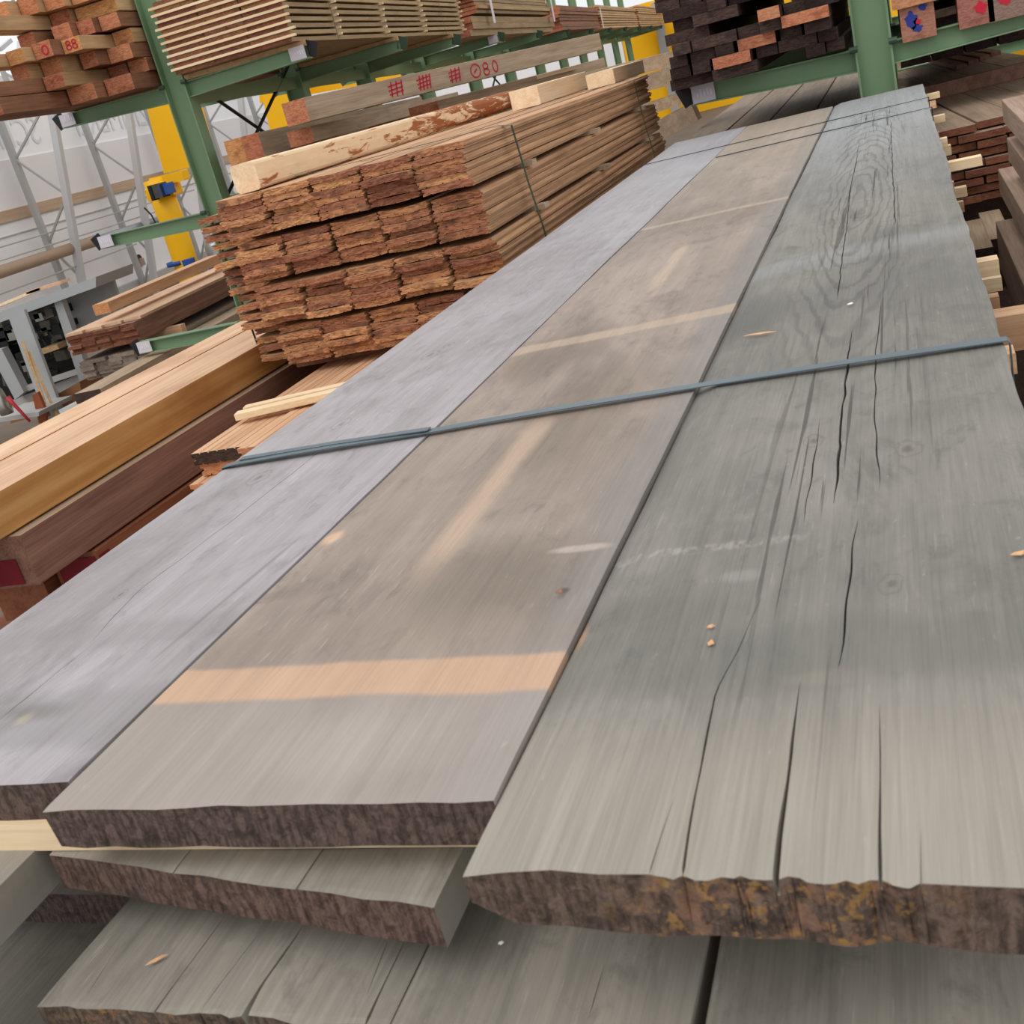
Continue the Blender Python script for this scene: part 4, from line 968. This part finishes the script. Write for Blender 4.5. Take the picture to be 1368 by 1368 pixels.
armt(z3_, -.49, .12, .090, -.50, TE, 'tan timber end right of the first one, third layer')
armt(z3_, -.345, .10, .078, -.34, RE, 'reddish timber end right of the dark gap, third layer')
armt(z3_, -.24, .145, .078, -.22, RE, 'reddish wide timber end near the post, third layer')
z4_ = 2.347
e2 = armt(z4_, -.66, .105, .065, -.78, TE, 'timber with a small red mark on its end, left end of its layer', 1)
mk_ = ringm(MB(), .04, .024, .010, .013); mk_.bar((.04,-.0015,.03),(.045,-.0015,.055), .008, .002, up=(0,1,0)); mk_.build('crayon_mark', M_crayon, e2, label='red crayon mark')
armt(z4_, -.55, .105, .070, -.68, TE, 'plain timber end right of the small red mark')
e3 = armt(z4_, -.44, .11, .080, -.60, RE, 'timber with a red ring drawn on its end', 1)
ringm(MB(), .07, .036, .018, .022).build('crayon_mark', M_crayon, e3, label='red crayon ring')
e4 = armt(z4_, -.325, .11, .070, -.50, TE, 'timber with a red 88 on its end and a pale side', 1)
for xx in (.036, .073):
    mm_ = ringm(ringm(MB(), xx, .048, .012, .010, w=.007), xx, .026, .014, .012, w=.007); mm_.build('crayon_digit', M_crayon, e4, label='red crayon digit 8')
armt(z4_, -.21, .12, .075, -.16, TE, 'square timber end close to the green post, above the reddish ends')
z5_ = 2.432
armt(z5_, -.60, .10, .075, -.45, RE, 'red-brown timber end above the plain one, fifth layer')
armt(z5_, -.44, .115, .08, -.36, RE, 'red-brown timber end left of the pair, fifth layer')
armt(z5_, -.32, .10, .075, -.30, RE, 'red-brown timber end, middle one of the fifth layer')
armt(z5_, -.215, .12, .075, -.24, RE, 'bright red-brown timber end next to the post, fifth layer')
z6_ = 2.515
armt(z6_, -.62, .12, .075, -.95, TE, 'long pale timber crossing out of the left picture edge')
armt(z6_, -.49, .12, .075, -.25, TE, 'pale timber under the top row, second from the left')
armt(z6_, -.36, .26, .070, -.20, TE, 'pale flat timber under the top row, near the post')
z7_ = 2.593
armt(z7_, -.68, .12, .085, -.50, TE, 'orange-tan timber end at top left, leftmost of the top row')
armt(z7_, -.555, .11, .095, -.40, TE, 'orange-tan timber end at top left, second of the top row')
armt(z7_, -.44, .12, .10, -.34, TE, 'orange-tan timber end at top left, third of the top row')
armt(z7_, -.31, .20, .11, -.28, TE, 'thick pale timber at top left next to the green post')

# ---- bundles standing left of the rack, lowest level
pile(onv(110, 473, .15)+EU*(-.075), PSI, 6, 5, .105, .0213, 3.5, [M_redbrown, M_rpile_e], gap=0, jy=.012, jx=.002, name='cladding_board',
     lab='reddish board in the small bundle left of the rack, %s row, %s from left', grp='small reddish bundle')
zb = onv(110, 473, .15)
pile(onv(118, 506, .15)+Vector((-.02,0,-.01)), PSI, 6, 5, .108, .0213, 3.5, [M_gend2, M_gend2], gap=0, jy=.015, jx=.003, name='weathered_batten',
     lab='grey board in the small bundle under the reddish one, %s row, %s from left', grp='small grey bundle')
o_ = onv(118, 506, .15)
for i in range(2):
    MB().box(-.02, .6, 0, .1, -.15-o_.z+.0, -.012).build('pile_support', M_rtimber, loc=o_ + EV*(.3+2.0*i), rz=PSI, label=['near timber block under the small grey bundle', 'far timber block under the small grey bundle'][i], cat='support')
for i in range(2):
    MB().box(0, .56, 0, .06, -.055, -.001).build('spacer_lath', M_bat_x, loc=zb + EV*(.35+1.9*i) + Vector((0,0,0)), rz=PSI, label=['near batten between the two small bundles', 'far batten between the two small bundles'][i], cat='batten')
p = onv(128, 422, .3)
MB().box(0, .12, 0, 1.75, 0, .07, endmi=1).build('square_timber', [M_deal, M_deal_e], loc=p+Vector((.0,0,.0)), rz=PSI, bevel=.003, label='orange-tan timber lying on the small reddish bundle', cat='beam')
p = zb+Vector((0,0,.13))
for i in range(4):
    MB().box(0, .13, 0, 3.2, 0, .018, endmi=1).build('pale_plank', [M_beamtop, M_beamtop], loc=p+EU*(-.07+.131*i)+EV*(.03*i), rz=PSI, label='pale board lying on the small reddish bundle, %s from the left' % NTH[i], cat='board', group='pale boards on the small bundle')
p = onz(103, 540, .55)
MB().box(0, .18, 0, 3.0, 0, .06, endmi=1).build('square_timber', [M_greytim, M_dark], loc=p, rz=PSI, bevel=.003, label='grey-topped timber with dark end behind the big beams', cat='beam')
for bb, wd in (((-.1, .45, .2, .3, -.15-.55, -.001), 'near'), ((-.1, .45, 2.2, 2.3, -.15-.55, -.001), 'far')): MB().box(*bb).build('pile_support', M_rtimber, loc=p, rz=PSI, label=wd+' one of the '+'brown blocks under the dark-ended timber', cat='support')
p = onz(118, 508, .5)
MB().box(0, .35, 0, 2.5, 0, .08, endmi=1).build('square_timber', [M_timber, M_timber_e], loc=p, rz=PSI, bevel=.003, label='tan block-like timber between the grey bundle and the big beams', cat='beam')

# ================================================================= MACHINE ENCLOSURE LEFT
mroot_p = Vector((-7.05, 7.5, -.15))
mc = empty('machine_enclosure', mroot_p, 0, label='grey steel machine enclosure with open front full of dark machinery', cat='machine')
def ML(x, y, Y=7.5, dy=0):
    p = ony(x, y, Y) - mroot_p; return p
def mpoly(pts, Y, th, name, mat, root=mc, **k):
    q = [ony(x, y, Y)-mroot_p for x, y in pts]; n = len(q)
    vs = q + [p+Vector((0, th, 0)) for p in q]
    return MB().add(vs, [tuple(range(n)), tuple(reversed(range(n, 2*n)))] + [(i, (i+1)%n, n+(i+1)%n, n+i) for i in range(n)]).build(name, mat, root, **k)
mpoly([(-20,424), (-20,438), (128,384), (128,370)], 7.45, .5, 'top_panel', M_cab)
mpoly([(86,398), (150,372), (172,440), (104,470)], 7.9, .03, 'side_panel', M_cab)
mpoly([(70,398), (80,396), (126,520), (112,528)], 7.5, .06, 'post', M_cab)
mpoly([(-14,470), (2,466), (32,524), (20,534)], 7.5, .08, 'post', M_cab)
mpoly([(11,423), (32,414), (82,548), (62,562)], 7.2, .03, 'open_door', M_cab)
mpoly([(-10,545), (-10,562), (110,515), (108,500)], 7.6, .05, 'base_rail', M_grey)
mpoly([(20,528), (120,495), (118,488), (20,520)], 7.55, .05, 'shelf_rail', M_grey)
mpoly([(-20,436), (-20,545), (120,510), (84,398)], 8.05, .02, 'dark_back', M_mach)
rr = random.Random(3)
for i in range(46):
    x = rr.uniform(-5, 95); y = rr.uniform(425, 520) - (x-40)*.25
    p = ony(x, y, 7.85)-mroot_p; s_ = rr.uniform(.02, .09)
    if i % 3 == 0: MB().tube([p, p+Vector((rr.uniform(-.05,.05), 0, rr.uniform(.06,.2)))], s_*.5, 10).build('cylinder_unit', M_mach2 if i % 2 else M_mach, mc)
    else: MB().box(p.x, p.x+s_*1.4, p.y-.1, p.y+.05, p.z, p.z+s_).build('machine_block', (M_mach, M_mach2, M_chrome, M_mach2, M_mach)[i % 5], mc)
mpoly([(50,468), (76,460), (79,466), (53,475)], 7.6, .2, 'work_table', M_timber)
MB().bar(ML(30,456,7.1), ML(80,552,7.1), .02, .02).build('wood_strip', M_timber, mc) if False else None
for i, (a_, b_) in enumerate((((30,456),(66,556)), ((38,470),(78,560)))):
    A = ony(*a_, 7.12); B = ony(*b_, 7.0)
    MB().bar(A, B, .022, .015).build('leaning_strip', M_timber, label=['thin wooden strip leaning on the open grey door, left', 'thin wooden strip leaning on the open grey door, right'][i], cat='lath')
for i, (a_, b_) in enumerate((((-10,414),(60,385)), ((42,391),(88,377)))):
    A = ony(*a_, 7.7); B = ony(*b_, 7.7)
    MB().bar(A+Vector((0,0,.01)), B+Vector((0,0,.01)), .12, .022).build('pale_plank', M_lath if i == 0 else M_deal, label=['pale plank lying on the machine enclosure roof', 'short tan plank on the machine enclosure roof'][i], cat='board')
# floor level clutter
def clutter(name, pts, Y, th, mat, lab, cat):
    q = [ony(x, y, Y) for x, y in pts]; n = len(q); o = q[0].copy()
    vs = [p-o for p in q] + [p-o+Vector((0, th, 0)) for p in q]
    return MB().add(vs, [tuple(range(n)), tuple(reversed(range(n, 2*n)))] + [(i, (i+1)%n, n+(i+1)%n, n+i) for i in range(n)]).build(name, mat, loc=o, label=lab, cat=cat)
clutter('cardboard_sheet', [(74,528), (106,510), (112,536), (82,548)], 7.3, .3, M_saw, 'brown cardboard box under the machine enclosure', 'box')
clutter('upright_board', [(43,528), (50,524), (62,552), (60,566), (52,566)], 6.9, .03, M_red_bt, 'reddish upright board at the foot of the open grey door', 'board')
clutter('floor_box', [(14,548), (44,536), (50,556), (14,566)], 7.3, .4, M_saw, 'brown low box behind the red-handled canister', 'box')
clutter('grey_tray', [(78,548), (108,536), (120,545), (84,560)], 6.8, .2, M_greylt, 'pale blue-grey tray beside the open grey door', 'tray')
p = ony(10, 553, 6.7)
cn = empty('vacuum_canister', p, 0, label='chrome canister with a red hose at the left picture edge', cat='machine')
MB().tube([(0,0,0), (0,0,.05), (-.02,0,.18), (-.03,0,.22)], [.05,.055,.05,.035], 16).build('canister', M_chrome, cn, smooth=True)
MB().tube([(-.03,0,.22), (-.035,0,.26)], [.06,.055], 12).build('motor_head', M_black, cn, smooth=True)
A = ony(10, 531, 6.6)-p; B = ony(40, 563, 6.6)-p
MB().tube([A, A.lerp(B, .3), A.lerp(B, .6), B], [.022,.014,.013,.010], 10).build('red_hose', M_redp, cn, smooth=True)
clutter('steel_trolley', [(-12,566), (-12,560), (52,550), (52,556)], 6.8, .4, M_grey, 'low grey steel trolley bed under the canister', 'trolley')

# ================================================================= RIGHT RACK LOADS
# dark board pile on the left arms
rp = random.Random(11)
rowz = 1.436; bt = .043
lab_d = 'dark board end in the far rack pile, %s row from top, %s from left'
NRW = 13
for r in range(NRW):
    x = -.90 + rp.uniform(-.01, .06) + [0,0,.03,.06,.02,.03,.04,0,-.02,0,0,.02,0][r]; c = 0
    while x < -.22:
        w = rp.choice((.075, .085, .10, .15, .18))
        if x+w > -.19: w = -.19-x
        if w < .04: break
        mt = [M_dark, M_dark_e]
        hot = (r, c) in ((1,2), (2,3), (3,4), (4,3), (7,3), (8,2)) 
        if hot: mt = [M_dark, M_red_e if r < 4 else M_orange_e]
        yo = 4.86 + rp.uniform(-.03, .06) - (.05 if hot else 0)
        if rp.random() > .10:
            MB().box(0, w-.004, 0, 2.2, 0, bt-.0003, endmi=1).build('dark_board', mt, loc=(x, yo, rowz+r*bt), bevel=.0015, label=lab_d % (ORD[NRW-1-r], NTH[c]), cat='board', group='dark boards on the far rack')
        x += w + (.012 if rp.random() < .25 else .001); c += 1
    if r % 3 == 2: pass
# long planks lying below the arm
for i, (x0, x1) in enumerate(((-1.04,-.83), (-.82,-.62), (-.61,-.40), (-.39,-.19))):
    MB().box(0, x1-x0, 0, 3.6, 0, .035, endmi=1).build('long_plank', [M_dkplank, M_dark_e], loc=(x0, 5.22+.03*i, 1.13), bevel=.002, label='long grey-brown plank under the far rack arm, %s from the left' % NTH[i], cat='board', group='planks beyond the grey stack')
for i, (x0, x1) in enumerate(((-1.04,-.80), (-.79,-.50), (-.49,-.19))):
    MB().box(0, x1-x0, 0, 3.6, 0, .035, endmi=1).build('long_plank', [M_dkplank, M_dark_e], loc=(x0, 5.15, 1.092), bevel=.002, label='lower plank under the long grey-brown planks, %s from left' % NTH[i], cat='board', group='lower planks beyond the grey stack')
# right arm load with crayon marked ends
def marked(px, Y, w, h, mats, lab, blobs=()):
    p = ony(*px, Y); e = empty('square_timber', p, 0, label=lab, cat='beam')
    MB().box(0, w, 0, 2.2, 0, h, endmi=1).build('timber', mats, e, bevel=.003)
    for (x, z, rx, rz_, mt) in blobs:
        s = MB(); n = 14; pts = [(x+rx*math.cos(q*2*math.pi/n)*(1+.25*math.sin(q*2.3)), -.0018, z+rz_*math.sin(q*2*math.pi/n)*(1+.25*math.cos(q*1.7))) for q in range(n)]
        s.add(pts + [(a_, .0, c_) for a_, b_, c_ in pts], [tuple(range(n))] + [(i, (i+1)%n, n+(i+1)%n, n+i) for i in range(n)])
        s.build('crayon_mark', mt, e)
M_rende = endgrain('pinkish_timber_ends', (150,100,84), (178,126,108), .1, (126,82,70))
M_gend = endgrain('greyish_timber_ends', (132,110,98), (160,134,120), .1, (110,92,84))
marked((1206,58), 4.98, .125, .135, [M_rtimber, M_rende], 'square timber end with blue swirl and red dot on the right rack arm', [(.04,.075,.022,.030,M_crayonb), (.085,.112,.016,.012,M_crayonb), (.058,.042,.02,.013,M_crayonb), (.06,.065,.014,.011,M_crayon)])
marked((1282,40), 4.98, .125, .125, [M_rtimber, M_rende], 'square timber end with a single red dot, middle of the right rack arm', [(.08,.06,.022,.02,M_crayon)])
marked((1322,31), 4.98, .20, .12, [M_rtimber, M_gend], 'greyer square timber end with a red blot near the right picture corner', [(.06,.07,.024,.018,M_crayon)])
marked((1192,15), 4.96, .16, .09, [M_rtimber, M_orange_e], 'orange-brown timber end above the blue-swirled one')
marked((1246,26), 5.1, .10, .03, [M_dark, M_gend], 'thin grey board end between the marked timbers')
marked((1246,42), 5.15, .10, .06, [M_dark, M_dark_e], 'dark recessed timber end between the marked timbers')
marked((1240,-8), 4.97, .45, .09, [M_dark, M_dark_e], 'dark timber crossing above the marked ends, top right')
for i, x0 in enumerate((.0, .14, .28, .42)):
    MB().box(0, .13, 0, 2.2, 0, .11, endmi=1).build('dark_timber', [M_dark, M_dark_e], loc=(x0-.0, 5.9, 1.255), bevel=.003, label='dark thick timber in shade below the right rack arm, %s from the left' % NTH[i], cat='beam', group='shaded timbers below the right arm')
# unseen upper load, added to keep light off the far rack below
for i in range(5):
    MB().box(0, .19, 0, 2.2, 0, .5, endmi=1).build('dark_timber', [M_dark, M_dark_e], loc=(.0+.2*i, 5.0+.02*i, 1.60), bevel=.003, label='added unseen dark timber blocking light above the far rack, %s from the left' % NTH[i], cat='beam', group='added light-blocking timbers on the far rack')

# ---- board pile right of the stack
rb = onz(1262, 176, 1.10)
pro = Vector((.098, 4.42, 0))
RZ = PSI
ca, sa = math.cos(RZ), math.sin(RZ)
def T2(x, y, z): return pro + Vector((x*ca-y*sa, x*sa+y*ca, z))
widths = [(.125,.13,.13,.13,.13,.13), (.06,.155,.11,.16,.12), (.12,.10,.15,.12,.14), (.05,.16,.13,.14,.15), (.14,.09,.15,.13,.12), (.07,.15,.12,.15,.14), (.13,.12,.13,.14,.12), (.05,.15,.13,.13,.15), (.12,.14,.12,.13,.12)]
for r in range(9):
    x = 0.0
    for c, w in enumerate(widths[r]):
        yo = rp.uniform(-.015, .02) + (.0 if c != 1 or r else .04) - (.0)
        MB().box(0, w-.003, 0, 2.4, 0, .0235, endmi=1).build('tan_board', [M_rpile, M_rpile_e], loc=T2(x, yo, 1.083-r*.0305), rz=RZ, bevel=.001,
            label='tan board in the pile right of the stack, %s row from top, %s from left' % (ORD[r], NTH[c]), cat='board', group='tan boards right of the grey stack')
        x += w + (.008 if (r+c) % 3 == 0 else 0)
for i in range(3):
    for k in range(8):
        MB().box(0, .62, 0, .04, 0, .0068).build('spacer_lath', M_rtimber, loc=T2(0, .35+.9*i, 1.0763-k*.0305), rz=RZ, label='brown spacer in the tan pile, %s gap from top, %s from near end' % (ORD[k], NTH[i]), cat='lath', group='spacers in the tan pile')
# second tier set back
for c in range(4):
    MB().box(0, .16, 0, 1.9, 0, .03, endmi=1).build('tan_board', [M_rpile, M_rpile_e], loc=T2(.03+.165*c, 1.3+.0*c, 1.1085), rz=RZ, bevel=.001, label='tan board of the set-back layer on the tan pile, %s from the left' % NTH[c], cat='board', group='set-back tan boards')
for c in range(4):
    MB().box(0, .05, 0, 1.3, 0, .02).build('brown_batten', M_redbrown, loc=T2(.38+.075*c, 2.2+.12*c, 1.14), rz=RZ, label='narrow brown batten beside the yellow wall, %s from the left' % NTH[c], cat='batten', group='battens by the yellow wall')
o = MB().box(0, 1.1, 0, .06, 0, .06).build('brown_beam', M_redbrown, loc=T2(.0, 1.23, 1.108), rz=RZ+.12, bevel=.002, label='dark brown batten lying across the tan pile', cat='beam')
for bb, wd in (((0, .62, 0, .1, 0, .985), 'near'), ((0, .62, 1.9, 2.0, 0, .985), 'far')): MB().box(*bb).build('pile_support', M_dark, loc=T2(0, .3, -.15), rz=RZ, label=wd+' one of the '+'dark supports under the tan pile', cat='support')
# dark stubs low down
for i, (px, w, z) in enumerate((((1294,304), .055, .80), ((1312,292), .07, .80))):
    p = onz(px[0], px[1]+6, z)
    MB().box(0, w, 0, .5, -.16, 0, endmi=1).build('square_timber', [M_greytim, M_dark_e], loc=(p.x, p.y-.3, p.z), bevel=.002, label=['short dark timber stub low beside the grey stack, left one', 'short dark timber stub low beside the grey stack, right one'][i], cat='beam')
# pinkish beams at the right picture edge
specs = [ # px far-left top corner, X, height, overhang z top
    ((1338,133), .262, 1.246, .066, 'pinkish beam with swirling grain at right picture edge, topmost of the stack'),
    ((1345,184), .268, 1.150, .070, 'pinkish beam at right picture edge, second of the stack'),
    ((1333,226), .250, 1.070, .080, 'pinkish beam at right picture edge, third of the stack, reaching farthest left'),
    ((1352,287), .275, .935, .075, 'brown ragged-edged beam at right picture edge, fourth of the stack')]
for i, (px, X, zt, h, lab) in enumerate(specs):
    d_ = ray(*px); tpar = (X)/d_.x; y = CAM.y + d_.y*tpar; zz = CAM.z + d_.z*tpar
    timber('pinkish_beam', X, X+.34, .9, y, zz-h, zz, [M_rbeam, M_rbeam], lab)
d_ = ray(1330, 296); tpar = .22/d_.x
timber('pinkish_beam', .22, .60, .9, CAM.y+d_.y*tpar, CAM.z+d_.z*tpar-.15, CAM.z+d_.z*tpar, [M_rbeam, M_rbeam], 'big pinkish beam at the bottom of the stack by the right picture edge')
for bb, wd in (((.27, .6, 1.2, 1.3, -.15, .85), 'near'), ((.27, .6, 2.8, 2.9, -.15, .85), 'far')): MB().box(*bb).build('pile_support', M_dark, label=wd+' one of the '+'dark supports under the pinkish beams', cat='support')
